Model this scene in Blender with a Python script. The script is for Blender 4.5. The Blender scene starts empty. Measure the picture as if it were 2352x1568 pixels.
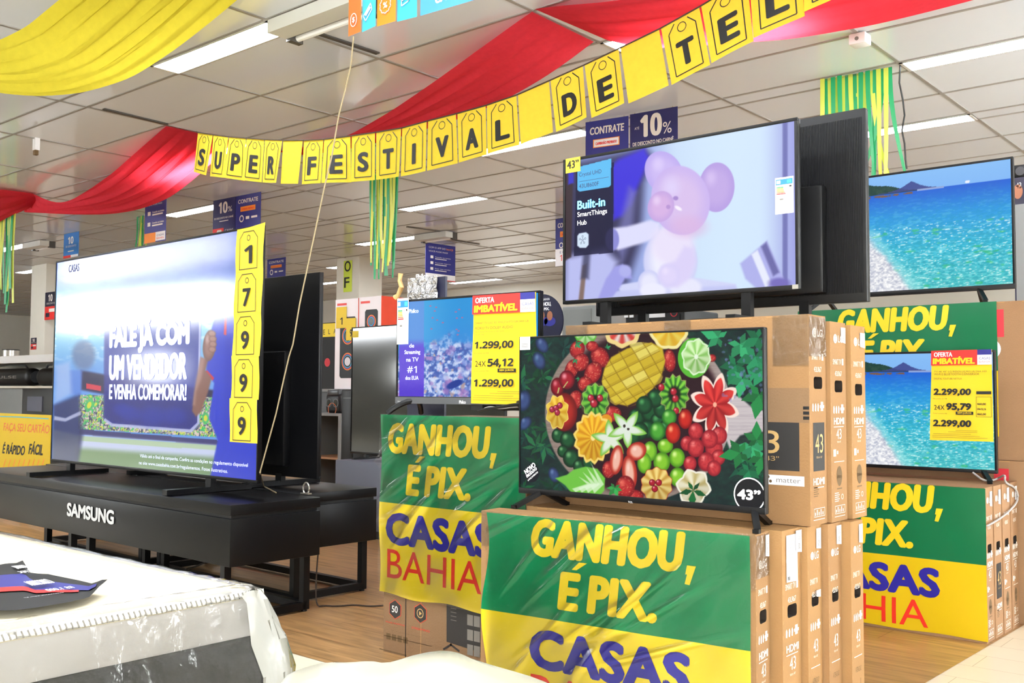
import bpy, bmesh, math, random
import numpy as np
from mathutils import Vector, Matrix
from mathutils.geometry import tessellate_polygon

# ------------------------------------------------------------------ camera, world, light, exposure
SC = bpy.context.scene
COL = SC.collection
FPX, YAW, PITCH, ROLL, CAMH = 2304.0, math.radians(40.351), math.radians(2.892), math.radians(0.291), 1.06
CX, CY = 1176.0, 784.0
_cy, _sy = math.cos(YAW), math.sin(YAW)
_f = np.array([-_sy*math.cos(PITCH), _cy*math.cos(PITCH), math.sin(PITCH)])
_r = np.array([_cy, _sy, 0.0]); _u = np.cross(_r, _f)
_r2 = math.cos(ROLL)*_r + math.sin(ROLL)*_u; _u2 = -math.sin(ROLL)*_r + math.cos(ROLL)*_u
MCAM = np.array([_r2, -_u2, _f])
C0 = np.array([0.0, 0.0, CAMH])
cd = bpy.data.cameras.new('camera'); cam = bpy.data.objects.new('camera', cd); COL.objects.link(cam)
cd.sensor_width = 36.0; cd.sensor_fit = 'HORIZONTAL'; cd.lens = FPX*36.0/2352.0; cd.clip_start = 0.05; cd.clip_end = 200
cam.matrix_world = Matrix(((_r2[0], _u2[0], -_f[0], 0), (_r2[1], _u2[1], -_f[1], 0), (_r2[2], _u2[2], -_f[2], CAMH), (0, 0, 0, 1)))
SC.camera = cam

EXPOSURE = 0.56
SC.view_settings.view_transform = 'Standard'; SC.view_settings.look = 'None'
SC.view_settings.exposure = EXPOSURE; SC.view_settings.gamma = 1.0; SC.view_settings.use_curve_mapping = False
SC.cycles.max_bounces = 7; SC.cycles.diffuse_bounces = 4; SC.cycles.glossy_bounces = 3; SC.cycles.transmission_bounces = 4
SC.cycles.transparent_max_bounces = 8; SC.cycles.sample_clamp_indirect = 6.0; SC.cycles.caustics_reflective = False; SC.cycles.caustics_refractive = False

WORLD = 24.0          # bright overcast street outside the shop front
PANEL = 33.0         # fluorescent ceiling panels
wd = bpy.data.worlds.new('world'); SC.world = wd; wd.use_nodes = True
wn = wd.node_tree.nodes; bgn = wn['Background']
bgn.inputs['Color'].default_value = (0.93, 0.97, 1.0, 1); bgn.inputs['Strength'].default_value = WORLD

def area(name, loc, target, sx, sy, power, color=(1, 1, 1)):
    ld = bpy.data.lights.new(name, 'AREA'); ld.shape = 'RECTANGLE'; ld.size = sx; ld.size_y = sy; ld.energy = power; ld.color = color
    o = bpy.data.objects.new(name, ld); COL.objects.link(o); o.location = loc
    o.rotation_euler = (Vector(target) - Vector(loc)).to_track_quat('-Z', 'Y').to_euler()
    return o
# area lamps added indoors for daylight, tilted up to brighten the ceiling
area('daylight_shop_front', (1.0, -3.6, 1.6), (-3.0, 3.5, 2.7), 5.5, 2.6, 130, (0.95, 0.975, 1.0))
area('side_fill_light', (4.0, 3.0, 1.5), (-6, 3.0, 3.3), 11.0, 2.6, 60, (0.95, 0.975, 1.0))  # added fill lamp along the mostly solid right wall

# ------------------------------------------------------------------ geometry helpers
def ray(px, py):
    return MCAM.T @ np.array([(px-CX)/FPX, (py-CY)/FPX, 1.0])
def PZ(px, py, z):
    d = ray(px, py); return C0 + d*((z-C0[2])/d[2])
def PY(px, py, y):
    d = ray(px, py); return C0 + d*((y-C0[1])/d[1])
def PX(px, py, x):
    d = ray(px, py); return C0 + d*((x-C0[0])/d[0])
def PD(px, py, dist):
    d = ray(px, py); return C0 + d*dist
def zat(px, py, P):
    d = ray(px, py); return C0[2] + d[2]*math.hypot(P[0], P[1])/math.hypot(d[0], d[1])
def proj(P):
    v = (np.asarray(P, float)-C0) @ MCAM.T
    return v[..., 0]/v[..., 2]*FPX+CX, v[..., 1]/v[..., 2]*FPX+CY

def s2l(c):
    c = np.asarray(c, float)/255.0
    return np.where(c <= 0.04045, c/12.92, ((c+0.055)/1.055)**2.4)

# ------------------------------------------------------------------ materials
def M(name, rgb, rough=0.55, metal=0.0, spec=0.5, var=0.06, scale=8.0, bump=0.0, bscale=60.0, coat=0.0, emit=0.0, alpha=1.0, trans=0.0, stretch=None):
    m = bpy.data.materials.new(name); m.use_nodes = True
    n, l = m.node_tree.nodes, m.node_tree.links
    p = n['Principled BSDF']
    c = tuple(s2l(rgb))
    p.inputs['Roughness'].default_value = rough; p.inputs['Metallic'].default_value = metal
    p.inputs['Specular IOR Level'].default_value = spec
    p.inputs['Coat Weight'].default_value = coat; p.inputs['Coat Roughness'].default_value = 0.08
    tc = n.new('ShaderNodeTexCoord'); mp = n.new('ShaderNodeMapping'); l.new(tc.outputs['Object'], mp.inputs['Vector'])
    if stretch: mp.inputs['Scale'].default_value = stretch
    if var > 0:
        nz = n.new('ShaderNodeTexNoise'); nz.inputs['Scale'].default_value = scale; nz.inputs['Detail'].default_value = 4
        l.new(mp.outputs['Vector'], nz.inputs['Vector'])
        mx = n.new('ShaderNodeMix'); mx.data_type = 'RGBA'
        mx.inputs[6].default_value = (*[x*(1-var) for x in c], 1); mx.inputs[7].default_value = (*[min(1, x*(1+var)) for x in c], 1)
        l.new(nz.outputs['Fac'], mx.inputs[0]); l.new(mx.outputs[2], p.inputs['Base Color'])
        if emit > 0: l.new(mx.outputs[2], p.inputs['Emission Color'])
    else:
        p.inputs['Base Color'].default_value = (*c, 1)
        p.inputs['Emission Color'].default_value = (*c, 1)
    p.inputs['Emission Strength'].default_value = emit
    if bump > 0:
        bz = n.new('ShaderNodeTexNoise'); bz.inputs['Scale'].default_value = bscale; bz.inputs['Detail'].default_value = 3
        l.new(mp.outputs['Vector'], bz.inputs['Vector'])
        bp = n.new('ShaderNodeBump'); bp.inputs['Strength'].default_value = bump; bp.inputs['Distance'].default_value = 0.02
        l.new(bz.outputs['Fac'], bp.inputs['Height']); l.new(bp.outputs['Normal'], p.inputs['Normal']); 
        if coat > 0: l.new(bp.outputs['Normal'], p.inputs['Coat Normal'])
    if alpha < 1: p.inputs['Alpha'].default_value = alpha
    if trans > 0: p.inputs['Transmission Weight'].default_value = trans
    return m

def cloth_mat(name, rgb, translucent=0.45, weave=260.0):
    m = M(name, rgb, rough=0.9, spec=0.1, var=0.16, scale=30.0, bump=0.25, bscale=weave)
    n, l = m.node_tree.nodes, m.node_tree.links
    p = n['Principled BSDF']; out = n['Material Output']
    t = n.new('ShaderNodeBsdfTranslucent'); t.inputs['Color'].default_value = (*s2l(rgb), 1)
    mx = n.new('ShaderNodeMixShader'); mx.inputs[0].default_value = translucent
    l.new(p.outputs[0], mx.inputs[1]); l.new(t.outputs[0], mx.inputs[2]); l.new(mx.outputs[0], out.inputs[0])
    return m

def film_mat(name, tint, opac, rough=0.12, bump=0.6, bscale=9.0):
    """thin clear plastic: mostly see-through with a crinkled gloss"""
    m = bpy.data.materials.new(name); m.use_nodes = True
    n, l = m.node_tree.nodes, m.node_tree.links
    n.remove(n['Principled BSDF']); out = n['Material Output']
    tr = n.new('ShaderNodeBsdfTransparent'); gl = n.new('ShaderNodeBsdfGlossy'); gl.inputs['Roughness'].default_value = rough
    df = n.new('ShaderNodeBsdfDiffuse'); df.inputs['Color'].default_value = (*s2l(tint), 1)
    tc = n.new('ShaderNodeTexCoord'); nz = n.new('ShaderNodeTexNoise'); nz.inputs['Scale'].default_value = bscale; nz.inputs['Detail'].default_value = 5
    l.new(tc.outputs['Object'], nz.inputs['Vector'])
    bp = n.new('ShaderNodeBump'); bp.inputs['Strength'].default_value = bump; bp.inputs['Distance'].default_value = 0.02
    l.new(nz.outputs['Fac'], bp.inputs['Height']); l.new(bp.outputs['Normal'], gl.inputs['Normal'])
    fr = n.new('ShaderNodeFresnel'); fr.inputs['IOR'].default_value = 1.45
    m1 = n.new('ShaderNodeMixShader'); m1.inputs[0].default_value = opac
    l.new(tr.outputs[0], m1.inputs[1]); l.new(df.outputs[0], m1.inputs[2])
    m2 = n.new('ShaderNodeMixShader'); l.new(fr.outputs[0], m2.inputs[0]); l.new(m1.outputs[0], m2.inputs[1]); l.new(gl.outputs[0], m2.inputs[2])
    l.new(m2.outputs[0], out.inputs[0])
    return m

SCREEN = 2.0**-EXPOSURE      # a display shows its own colours whatever the exposure
def screen_mat(name, gloss=0.10, strength=1.0, spec=0.5):
    """a lit display: the picture is the mesh's own colour attribute, behind a glossy black panel"""
    m = bpy.data.materials.new(name); m.use_nodes = True
    n, l = m.node_tree.nodes, m.node_tree.links
    p = n['Principled BSDF']; p.inputs['Base Color'].default_value = (0.004, 0.004, 0.005, 1); p.inputs['Roughness'].default_value = gloss
    p.inputs['Specular IOR Level'].default_value = spec
    a = n.new('ShaderNodeAttribute'); a.attribute_name = 'picture'
    l.new(a.outputs['Color'], p.inputs['Emission Color']); p.inputs['Emission Strength'].default_value = strength*SCREEN
    return m

def wood_floor_mat():
    m = bpy.data.materials.new('brown_wood_planks'); m.use_nodes = True
    n, l = m.node_tree.nodes, m.node_tree.links; p = n['Principled BSDF']
    tc = n.new('ShaderNodeTexCoord')
    br = n.new('ShaderNodeTexBrick'); br.inputs['Scale'].default_value = 1.0; br.inputs['Brick Width'].default_value = 1.2; br.inputs['Row Height'].default_value = 0.2
    br.inputs['Mortar Size'].default_value = 0.0015; br.inputs['Color1'].default_value = (*s2l((176, 140, 96)), 1); br.inputs['Color2'].default_value = (*s2l((164, 128, 86)), 1)
    br.inputs['Mortar'].default_value = (*s2l((110, 78, 46)), 1); br.offset = 0.37
    l.new(tc.outputs['Object'], br.inputs['Vector'])
    mp = n.new('ShaderNodeMapping'); mp.inputs['Scale'].default_value = (2.2, 22, 1); l.new(tc.outputs['Object'], mp.inputs['Vector'])
    nz = n.new('ShaderNodeTexNoise'); nz.inputs['Scale'].default_value = 1.6; nz.inputs['Detail'].default_value = 6; nz.inputs['Distortion'].default_value = 0.6
    l.new(mp.outputs['Vector'], nz.inputs['Vector'])
    cr = n.new('ShaderNodeValToRGB'); cr.color_ramp.elements[0].position = 0.3; cr.color_ramp.elements[0].color = (0.62, 0.58, 0.52, 1)
    cr.color_ramp.elements[1].position = 0.72; cr.color_ramp.elements[1].color = (1.25, 1.2, 1.12, 1)
    l.new(nz.outputs['Fac'], cr.inputs[0])
    mx = n.new('ShaderNodeMix'); mx.data_type = 'RGBA'; mx.blend_type = 'MULTIPLY'; mx.inputs[0].default_value = 1
    l.new(br.outputs['Color'], mx.inputs[6]); l.new(cr.outputs[0], mx.inputs[7]); l.new(mx.outputs[2], p.inputs['Base Color'])
    p.inputs['Roughness'].default_value = 0.32
    return m

def cream_floor_mat():
    m = bpy.data.materials.new('cream_planks'); m.use_nodes = True
    n, l = m.node_tree.nodes, m.node_tree.links; p = n['Principled BSDF']
    tc = n.new('ShaderNodeTexCoord')
    br = n.new('ShaderNodeTexBrick'); br.inputs['Scale'].default_value = 1.0; br.inputs['Brick Width'].default_value = 1.2; br.inputs['Row Height'].default_value = 0.2
    br.inputs['Mortar Size'].default_value = 0.0012; br.inputs['Color1'].default_value = (*s2l((246, 236, 212)), 1); br.inputs['Color2'].default_value = (*s2l((243, 232, 206)), 1)
    br.inputs['Mortar'].default_value = (*s2l((190, 170, 140)), 1); br.offset = 0.4
    l.new(tc.outputs['Object'], br.inputs['Vector']); l.new(br.outputs['Color'], p.inputs['Base Color'])
    p.inputs['Roughness'].default_value = 0.3
    return m

def card_mat(name, rgb, film=0.0):
    """corrugated brown cardboard with fine flutes and a few scuffs"""
    m = M(name, rgb, rough=0.75, spec=0.25, var=0.09, scale=5.0, bump=0.12, bscale=140.0, coat=film)
    return m

MAT = {}
def mt(key, *a, **k):
    if key not in MAT: MAT[key] = M(key, *a, **k)
    return MAT[key]
mt('tile', (238, 244, 254), rough=0.09, spec=0.75, var=0.03, scale=1.5)
mt('tbar', (150, 146, 142), rough=0.4)
mt('tbar_dark', (70, 66, 62), rough=0.5)
mt('wall', (222, 219, 208), rough=0.8, var=0.04, scale=2)
mt('column', (226, 222, 210), rough=0.7, var=0.03)
mt('black_plastic', (14, 14, 16), rough=0.4, var=0.1, spec=.25)
mt('black_matte', (14, 14, 16), rough=0.6, var=0.1)
mt('dark_grey', (52, 54, 58), rough=0.35, var=0.05)
mt('soundbar_grey', (96, 98, 102), rough=0.35, metal=0.4)
mt('table_black', (13, 13, 15), rough=0.38, spec=.25, var=0.15, scale=30, stretch=(1, 12, 12))
mt('steel_black', (10, 10, 12), rough=0.45, spec=.25)
mt('label_pale', (214, 214, 220), var=0)
mt('white_ink', (240, 232, 222), rough=0.7, var=0)
mt('white', (240, 240, 240), rough=0.6, var=0.02)
mt('letter_silver', (222, 224, 228), rough=0.35, var=0.02)
mt('paper_white', (244, 243, 246), rough=0.7, var=0.02)
mt('ink_black', (18, 18, 20), rough=0.6, var=0)
mt('ink_grey', (120, 116, 110), rough=0.7, var=0)
mt('ink_brown', (96, 74, 44), rough=0.8, var=0.0)
mt('yellow_paper', (222, 188, 20), rough=0.6, var=0.03)
mt('yellow_tag', (230, 202, 48), rough=0.55, var=0.03)
mt('banner_green', (0, 98, 60), rough=0.35, var=0.05, scale=3)
mt('banner_yellow', (212, 178, 18), rough=0.35, var=0.04, scale=3)
mt('banner_green_film', (0, 116, 70), rough=0.3, var=0.05, scale=3, coat=0.2, bump=0.1, bscale=2.6)
mt('banner_yellow_film', (236, 206, 34), rough=0.3, var=0.04, scale=3, coat=0.2, bump=0.1, bscale=2.4)
mt('letter_yellow', (226, 194, 30), rough=0.4, var=0.02)
mt('letter_blue', (36, 32, 140), rough=0.4, var=0.02)
mt('letter_red', (216, 44, 30), rough=0.4, var=0.02)
mt('poster_red', (226, 44, 40), rough=0.45, var=0.02)
mt('navy', (44, 46, 128), rough=0.4, var=0.04)
mt('navy_dark', (32, 32, 92), rough=0.4, var=0.04)
mt('black_navy', (26, 28, 52), rough=0.45, var=0.05)
mt('sky_blue', (44, 120, 200), rough=0.4, var=0.04)
mt('orange', (242, 140, 40), rough=0.5, var=0.05)
mt('orange_dark', (226, 112, 52), rough=0.5, var=0.05)
mt('teal', (62, 180, 214), rough=0.5, var=0.05)
mt('cyan', (70, 190, 235), rough=0.5, var=0.05)
mt('azure', (72, 150, 228), rough=0.5, var=0.05)
mt('ribbon_green', (20, 160, 100), rough=0.35, var=0.06)
mt('ribbon_yellow', (212, 226, 90), rough=0.35, var=0.06)
mt('twine', (150, 134, 104), rough=0.9, var=0.1, scale=80)
mt('rope_dark', (60, 48, 40), rough=0.9)
mt('cable_black', (14, 14, 14), rough=0.4)
mt('cable_grey', (176, 172, 170), rough=0.5)
mt('mattress_top', (240, 229, 200), rough=0.85, var=0.02, scale=20, bump=0.08, bscale=34)
mt('mattress_band', (226, 220, 214), rough=0.85, var=0.03)
mt('mattress_dark', (34, 34, 34), rough=0.8, var=0.18, scale=10)
mt('piping', (232, 228, 220), rough=0.8, var=0.03)
mt('grey_panel', (120, 122, 122), rough=0.5, var=0.05)
mt('grey_plinth', (96, 100, 116), rough=0.55, var=0.05)
mt('wood_shelf', (150, 112, 78), rough=0.6, var=0.1)
mt('red_box', (206, 62, 34), rough=0.5, var=0.12, scale=12)
mt('red_label', (196, 40, 52), rough=0.5, var=0.05)
mt('foil', (200, 200, 206), rough=0.18, metal=0.9, bump=1.0, bscale=40)
mt('steel', (190, 186, 178), rough=0.3, metal=0.8)
mt('green_light', (214, 232, 70), rough=0.5, var=0.02)
mt('skin_print', (146, 92, 66), rough=0.5, var=0.1, scale=20)
mt('label_blue', (40, 120, 200), rough=0.5, var=0)
mt('label_green', (20, 150, 70), rough=0.5, var=0)
mt('label_lime', (200, 210, 40), rough=0.5, var=0)
mt('label_orange', (240, 150, 40), rough=0.5, var=0)
mt('card_hole', (30, 20, 12), rough=0.9, var=0)  # dark brown puts the shade inside the hand holes into the colour
mt('lamp_housing', (214, 214, 210), rough=0.35, var=0.02)
MAT['card'] = card_mat('card', (148, 112, 75)); MAT['card_light'] = card_mat('card_light', (154, 117, 76)); MAT['card_rose'] = card_mat('card_rose', (148, 113, 82)); MAT['card_dull'] = card_mat('card_dull', (130, 102, 75))
MAT['card_scuff'] = card_mat('card_scuff', (172, 130, 84))
MAT['red_cloth'] = cloth_mat('red_cloth', (226, 62, 78), 0.42)
MAT['yellow_cloth'] = cloth_mat('yellow_cloth', (208, 192, 58), 0.4)
MAT['tape'] = film_mat('tape', (240, 225, 200), 0.03, rough=0.1, bump=0.9, bscale=30)
MAT['plastic_cover'] = film_mat('plastic_cover', (252, 250, 242), 0.03, rough=0.12, bump=0.6, bscale=11)
MAT['plastic_gather'] = film_mat('plastic_gather', (252, 250, 240), 0.34, rough=0.16, bump=0.7, bscale=13)
MAT['plastic_loose'] = film_mat('plastic_loose', (244, 240, 218), 0.6, rough=0.25, bump=0.2, bscale=7)
MAT['screen'] = screen_mat('screen', gloss=0.3, spec=0.1)
MAT['screen_glossy'] = screen_mat('screen_glossy', gloss=0.11, spec=0.45)
MAT['wood_floor'] = wood_floor_mat(); MAT['cream_floor'] = cream_floor_mat()
_lm = M('lamp_glow', (243, 248, 255), var=0, emit=PANEL); MAT['lamp_glow'] = _lm
_lt = M('lamp_tube', (250, 250, 250), var=0, rough=0.4); MAT['lamp_tube'] = _lt

# ------------------------------------------------------------------ objects
WM = {}
def tag(o, label=None, cat=None, group=None, kind=None):
    if label: o['label'] = label
    if cat: o['category'] = cat
    if group: o['group'] = group
    if kind: o['kind'] = kind
    return o
def thing(name, label, cat, loc, rz=0.0, group=None):
    o = bpy.data.objects.new(name, None); COL.objects.link(o); o.empty_display_size = 0.1
    o.location = [float(x) for x in loc]; o.rotation_euler = (0, 0, rz)
    WM[o.name] = Matrix.Translation(Vector([float(x) for x in loc])) @ Matrix.Rotation(rz, 4, 'Z')
    return tag(o, label, cat, group)
def wm_of(o):
    while o is not None:
        if o.name in WM: return WM[o.name]
        o = o.parent
    return Matrix.Identity(4)

class Frame:
    """a flat place in the room: origin, right, up; normal faces the viewer"""
    def __init__(s, O, U, V=(0, 0, 1)):
        s.O = np.asarray(O, float); s.U = np.asarray(U, float)/np.linalg.norm(U)
        V = np.asarray(V, float); V = V - s.U*(V@s.U); s.V = V/np.linalg.norm(V); s.N = np.cross(s.U, s.V)
    def p(s, u, v, d=0.0): return s.O + s.U*u + s.V*v + s.N*d
    def uv(s, px, py):
        d = ray(px, py); t = ((s.O-C0)@s.N)/(d@s.N); P = C0+d*t-s.O
        return np.array([P@s.U, P@s.V])
    def shift(s, u, v, d=0.0): return Frame(s.p(u, v, d), s.U, s.V)

FONT = {}
def _font(kind):
    if kind not in FONT:
        f = None
        try: f = bpy.data.fonts.load(bpy.utils.system_resource('DATAFILES', path='fonts') + '/NotoSansHebrew-Regular.woff2')
        except Exception: f = None
        FONT[kind] = f
    return FONT[kind]
TXT = {}
def text2d(s, bold=0.0, space=1.0, res=4):
    k = (s, bold, space, res)
    if k not in TXT:
        cu = bpy.data.curves.new('t', 'FONT'); cu.body = s; cu.size = 1.0; cu.offset = bold; cu.resolution_u = res; cu.space_character = space
        f = _font('figures') if '1' in s else None      # Blender's own built-in face, except where a figure 1 is needed
        if f: cu.font = f
        cu.fill_mode = 'FRONT'
        ob = bpy.data.objects.new('t', cu)
        me = bpy.data.meshes.new_from_object(ob)
        V = np.array([v.co[:2] for v in me.vertices]) if len(me.vertices) else np.zeros((0, 2))
        F = [tuple(p.vertices) for p in me.polygons]
        bpy.data.objects.remove(ob); bpy.data.curves.remove(cu); bpy.data.meshes.remove(me)
        TXT[k] = (V, F)
    return TXT[k]

class MB:
    def __init__(s): s.v = []; s.f = []; s.m = []; s.mats = []; s.sm = []
    def mi(s, mat):
        mat = MAT[mat] if isinstance(mat, str) else mat
        if mat not in s.mats: s.mats.append(mat)
        return s.mats.index(mat)
    def add(s, verts, faces, mat, smooth=False):
        b = len(s.v); k = s.mi(mat)
        s.v += [tuple(float(c) for c in x) for x in verts]
        for f in faces: s.f.append(tuple(b+i for i in f)); s.m.append(k); s.sm.append(smooth)
        return s
    def box(s, lo, hi, mat, T=None):
        x0, y0, z0 = lo; x1, y1, z1 = hi
        V = [(x0, y0, z0), (x1, y0, z0), (x1, y1, z0), (x0, y1, z0), (x0, y0, z1), (x1, y0, z1), (x1, y1, z1), (x0, y1, z1)]
        if T: V = [T(*p) for p in V]
        return s.add(V, [(0, 3, 2, 1), (4, 5, 6, 7), (0, 1, 5, 4), (1, 2, 6, 5), (2, 3, 7, 6), (3, 0, 4, 7)], mat)
    def rbox(s, lo, hi, mat, bev=0.005, seg=2, T=None):
        bm = bmesh.new(); bmesh.ops.create_cube(bm, size=1.0)
        for v in bm.verts:
            v.co = Vector([lo[i] + (v.co[i]+0.5)*(hi[i]-lo[i]) for i in range(3)])
        b = min(bev, 0.45*min(abs(hi[i]-lo[i]) for i in range(3)))
        bmesh.ops.bevel(bm, geom=list(bm.edges), offset=b, segments=seg, affect='EDGES', profile=0.5)
        s.bm(bm, mat, T=T, smooth=True); return s
    def bm(s, bm, mat, T=None, smooth=False):
        bm.verts.index_update()
        V = [tuple(v.co) for v in bm.verts]
        if T: V = [T(*p) for p in V]
        s.add(V, [tuple(v.index for v in f.verts) for f in bm.faces], mat, smooth); bm.free(); return s
    def bar(s, p0, p1, w, h, mat, up=(0, 0, 1)):
        p0 = np.asarray(p0, float); p1 = np.asarray(p1, float); d = p1-p0; d /= np.linalg.norm(d)
        a = np.cross(d, up)
        if np.linalg.norm(a) < 1e-4: a = np.cross(d, (0, 1, 0))
        a /= np.linalg.norm(a); b = np.cross(a, d)
        V = []
        for p in (p0, p1):
            for sa, sb in ((-1, -1), (1, -1), (1, 1), (-1, 1)): V.append(p+a*sa*w/2+b*sb*h/2)
        return s.add(V, [(0, 1, 2, 3), (7, 6, 5, 4), (0, 4, 5, 1), (1, 5, 6, 2), (2, 6, 7, 3), (3, 7, 4, 0)], mat)
    def tube(s, pts, r, mat, n=6, cap=True):
        pts = [np.asarray(p, float) for p in pts]; V = []; F = []
        ref = np.array([0.13, 0.31, 0.94])
        for i, p in enumerate(pts):
            d = pts[min(i+1, len(pts)-1)] - pts[max(i-1, 0)]; d = d/(np.linalg.norm(d)+1e-9)
            a = np.cross(d, ref); 
            if np.linalg.norm(a) < 1e-3: a = np.cross(d, (1, 0, 0))
            a /= np.linalg.norm(a); b = np.cross(d, a)
            rr = r[i] if isinstance(r, (list, tuple)) else r
            for k in range(n):
                t = 2*math.pi*k/n; V.append(p + (a*math.cos(t)+b*math.sin(t))*rr)
        for i in range(len(pts)-1):
            for k in range(n):
                k2 = (k+1) % n; F.append((i*n+k, i*n+k2, (i+1)*n+k2, (i+1)*n+k))
        if cap: F.append(tuple(range(n-1, -1, -1))); F.append(tuple((len(pts)-1)*n+k for k in range(n)))
        return s.add(V, F, mat, True)
    # ---- flat work on a Frame
    def poly(s, fr, pts, d, mat):
        pts = [tuple(p) for p in pts]
        tri = tessellate_polygon([[Vector((p[0], p[1], 0)) for p in pts]])
        F = []
        for t in tri:
            a, b, c = (pts[i] for i in t)
            F.append(tuple(t) if (b[0]-a[0])*(c[1]-a[1])-(b[1]-a[1])*(c[0]-a[0]) > 0 else (t[0], t[2], t[1]))
        return s.add([fr.p(p[0], p[1], d) for p in pts], F, mat)
    def rect(s, fr, u0, v0, u1, v1, d, mat):
        return s.add([fr.p(u0, v0, d), fr.p(u1, v0, d), fr.p(u1, v1, d), fr.p(u0, v1, d)], [(0, 1, 2, 3)], mat)
    def slab(s, fr, u0, v0, u1, v1, d0, d1, mat):
        return s.box((u0, v0, d0), (u1, v1, d1), mat, T=lambda x, y, z: fr.p(x, y, z))
    def rslab(s, fr, u0, v0, u1, v1, d0, d1, mat, bev=0.004):
        return s.rbox((u0, v0, d0), (u1, v1, d1), mat, bev, 2, T=lambda x, y, z: fr.p(x, y, z))
    def disc(s, fr, u, v, r, d, mat, n=28, ry=None, a0=0):
        ry = r if ry is None else ry
        return s.add([fr.p(u+r*math.cos(a0+2*math.pi*k/n), v+ry*math.sin(a0+2*math.pi*k/n), d) for k in range(n)], [tuple(range(n))], mat)
    def ring(s, fr, u, v, r, w, d, mat, n=32, ry=None):
        ry = r if ry is None else ry; V = []; F = []
        for k in range(n):
            c, q = math.cos(2*math.pi*k/n), math.sin(2*math.pi*k/n)
            V += [fr.p(u+(r-w)*c, v+(ry-w)*q, d), fr.p(u+r*c, v+ry*q, d)]
        for k in range(n):
            a = 2*k; b = 2*((k+1) % n); F.append((a, a+1, b+1, b))
        return s.add(V, F, mat)
    def line(s, fr, pts, w, d, mat, closed=False):
        P = list(pts) + ([pts[0]] if closed else [])
        for a, b in zip(P[:-1], P[1:]):
            a = np.asarray(a, float); b = np.asarray(b, float); t = b-a; L = np.linalg.norm(t)
            if L < 1e-9: continue
            t /= L; nn = np.array([-t[1], t[0]])*w/2; e = t*w/2
            q = [a-e-nn, b+e-nn, b+e+nn, a-e+nn]
            s.add([fr.p(x[0], x[1], d) for x in q], [(0, 1, 2, 3)], mat)
        return s
    def text(s, fr, txt, u0, v0, u1, v1, d, mat, bold=0.0, slant=0.0, rot=0.0, space=1.0, res=4, warp=None, cut=0):
        V, F = text2d(txt, 0.0, space, res)
        if not len(V): return s
        lo, hi = V.min(0), V.max(0)
        q = (V-lo)/(hi-lo)
        W, H = u1-u0, v1-v0
        if bold > 0:      # heavier strokes: the same outline laid down several times, shifted round a small circle
            r = 1.3*bold*abs(H); b = np.array([min(r/abs(W), .2), min(.75*r/abs(H), .2)]); q = q*(1-2*b)+b; nV = len(q); nd = 10 if bold >= .03 else 6
            q = np.concatenate([q]+[q+b*np.array([math.cos(2*math.pi*k/nd), math.sin(2*math.pi*k/nd)]) for k in range(nd)]); F = [tuple(i+nV*k for i in f) for k in range(nd+1) for f in F]
        x = q[:, 0]*W; y = q[:, 1]*H; x = x + slant*y
        if rot:
            cxx, cyy = W/2, H/2; c, sn = math.cos(rot), math.sin(rot)
            x, y = (x-cxx)*c-(y-cyy)*sn+cxx, (x-cxx)*sn+(y-cyy)*c+cyy
        nb = len(V); dz = np.arange(len(q))//nb*5e-5
        flip = (W < 0) != (H < 0)
        FF = [tuple(reversed(f)) for f in F] if flip else F
        P = [(u0+a, v0+b) for a, b in zip(x, y)]
        if warp is not None:
            bm = bmesh.new(); vs = [bm.verts.new((a, b, z)) for (a, b), z in zip(P, dz)]
            for f in FF:
                try: bm.faces.new([vs[i] for i in f])
                except ValueError: pass
            for axis, lo_, hi_ in ((0, min(p[0] for p in P), max(p[0] for p in P)), (1, min(p[1] for p in P), max(p[1] for p in P))):
                nn = max(1, int((hi_-lo_)/cut))
                for k in range(1, nn):
                    co = [0, 0, 0]; co[axis] = lo_+(hi_-lo_)*k/nn; no = [0, 0, 0]; no[axis] = 1
                    bmesh.ops.bisect_plane(bm, geom=bm.verts[:]+bm.edges[:]+bm.faces[:], plane_co=co, plane_no=no)
            s.bm(bm, mat, T=lambda a, b, c: fr.p(a, b, d+c+warp(a, b))); return s
        return s.add([fr.p(a, b, d+z) for (a, b), z in zip(P, dz)], FF, mat)
    def ptext(s, fr, txt, tl, br, d, mat, **k):
        a = fr.uv(*tl); b = fr.uv(*br)
        return s.text(fr, txt, a[0], b[1], b[0], a[1], d, mat, **k)
    def ppoly(s, fr, pix, d, mat):
        return s.poly(fr, [fr.uv(*p) for p in pix], d, mat)
    def grid(s, pts, mat, smooth=True, flip=False):
        """pts[i][j] world points"""
        n, m = len(pts), len(pts[0])
        F = []
        for i in range(n-1):
            for j in range(m-1):
                q = (i*m+j, i*m+j+1, (i+1)*m+j+1, (i+1)*m+j)
                F.append(tuple(reversed(q)) if flip else q)
        return s.add([p for row in pts for p in row], F, mat, smooth)
    def build(s, name, parent=None, label=None, local=False, kind=None, auto=35):
        me = bpy.data.meshes.new(name)
        V = s.v
        if parent is not None and not local:
            I = wm_of(parent).inverted(); V = [tuple(I @ Vector(p)) for p in V]
        me.from_pydata(V, [], s.f)
        for m in s.mats: me.materials.append(m)
        me.polygons.foreach_set('material_index', s.m)
        me.polygons.foreach_set('use_smooth', s.sm)
        me.update()
        o = bpy.data.objects.new(name, me); COL.objects.link(o)
        if any(s.sm):
            try: me.set_sharp_from_angle(angle=math.radians(auto))
            except Exception: pass
        if parent is not None: o.parent = parent
        if label: o['label'] = label
        if kind: o['kind'] = kind
        return o

def copy_tree(o, parent=None):
    c = o.copy(); COL.objects.link(c)
    if parent is not None: c.parent = parent
    for ch in [x for x in o.children]: copy_tree(ch, c)
    return c

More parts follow.
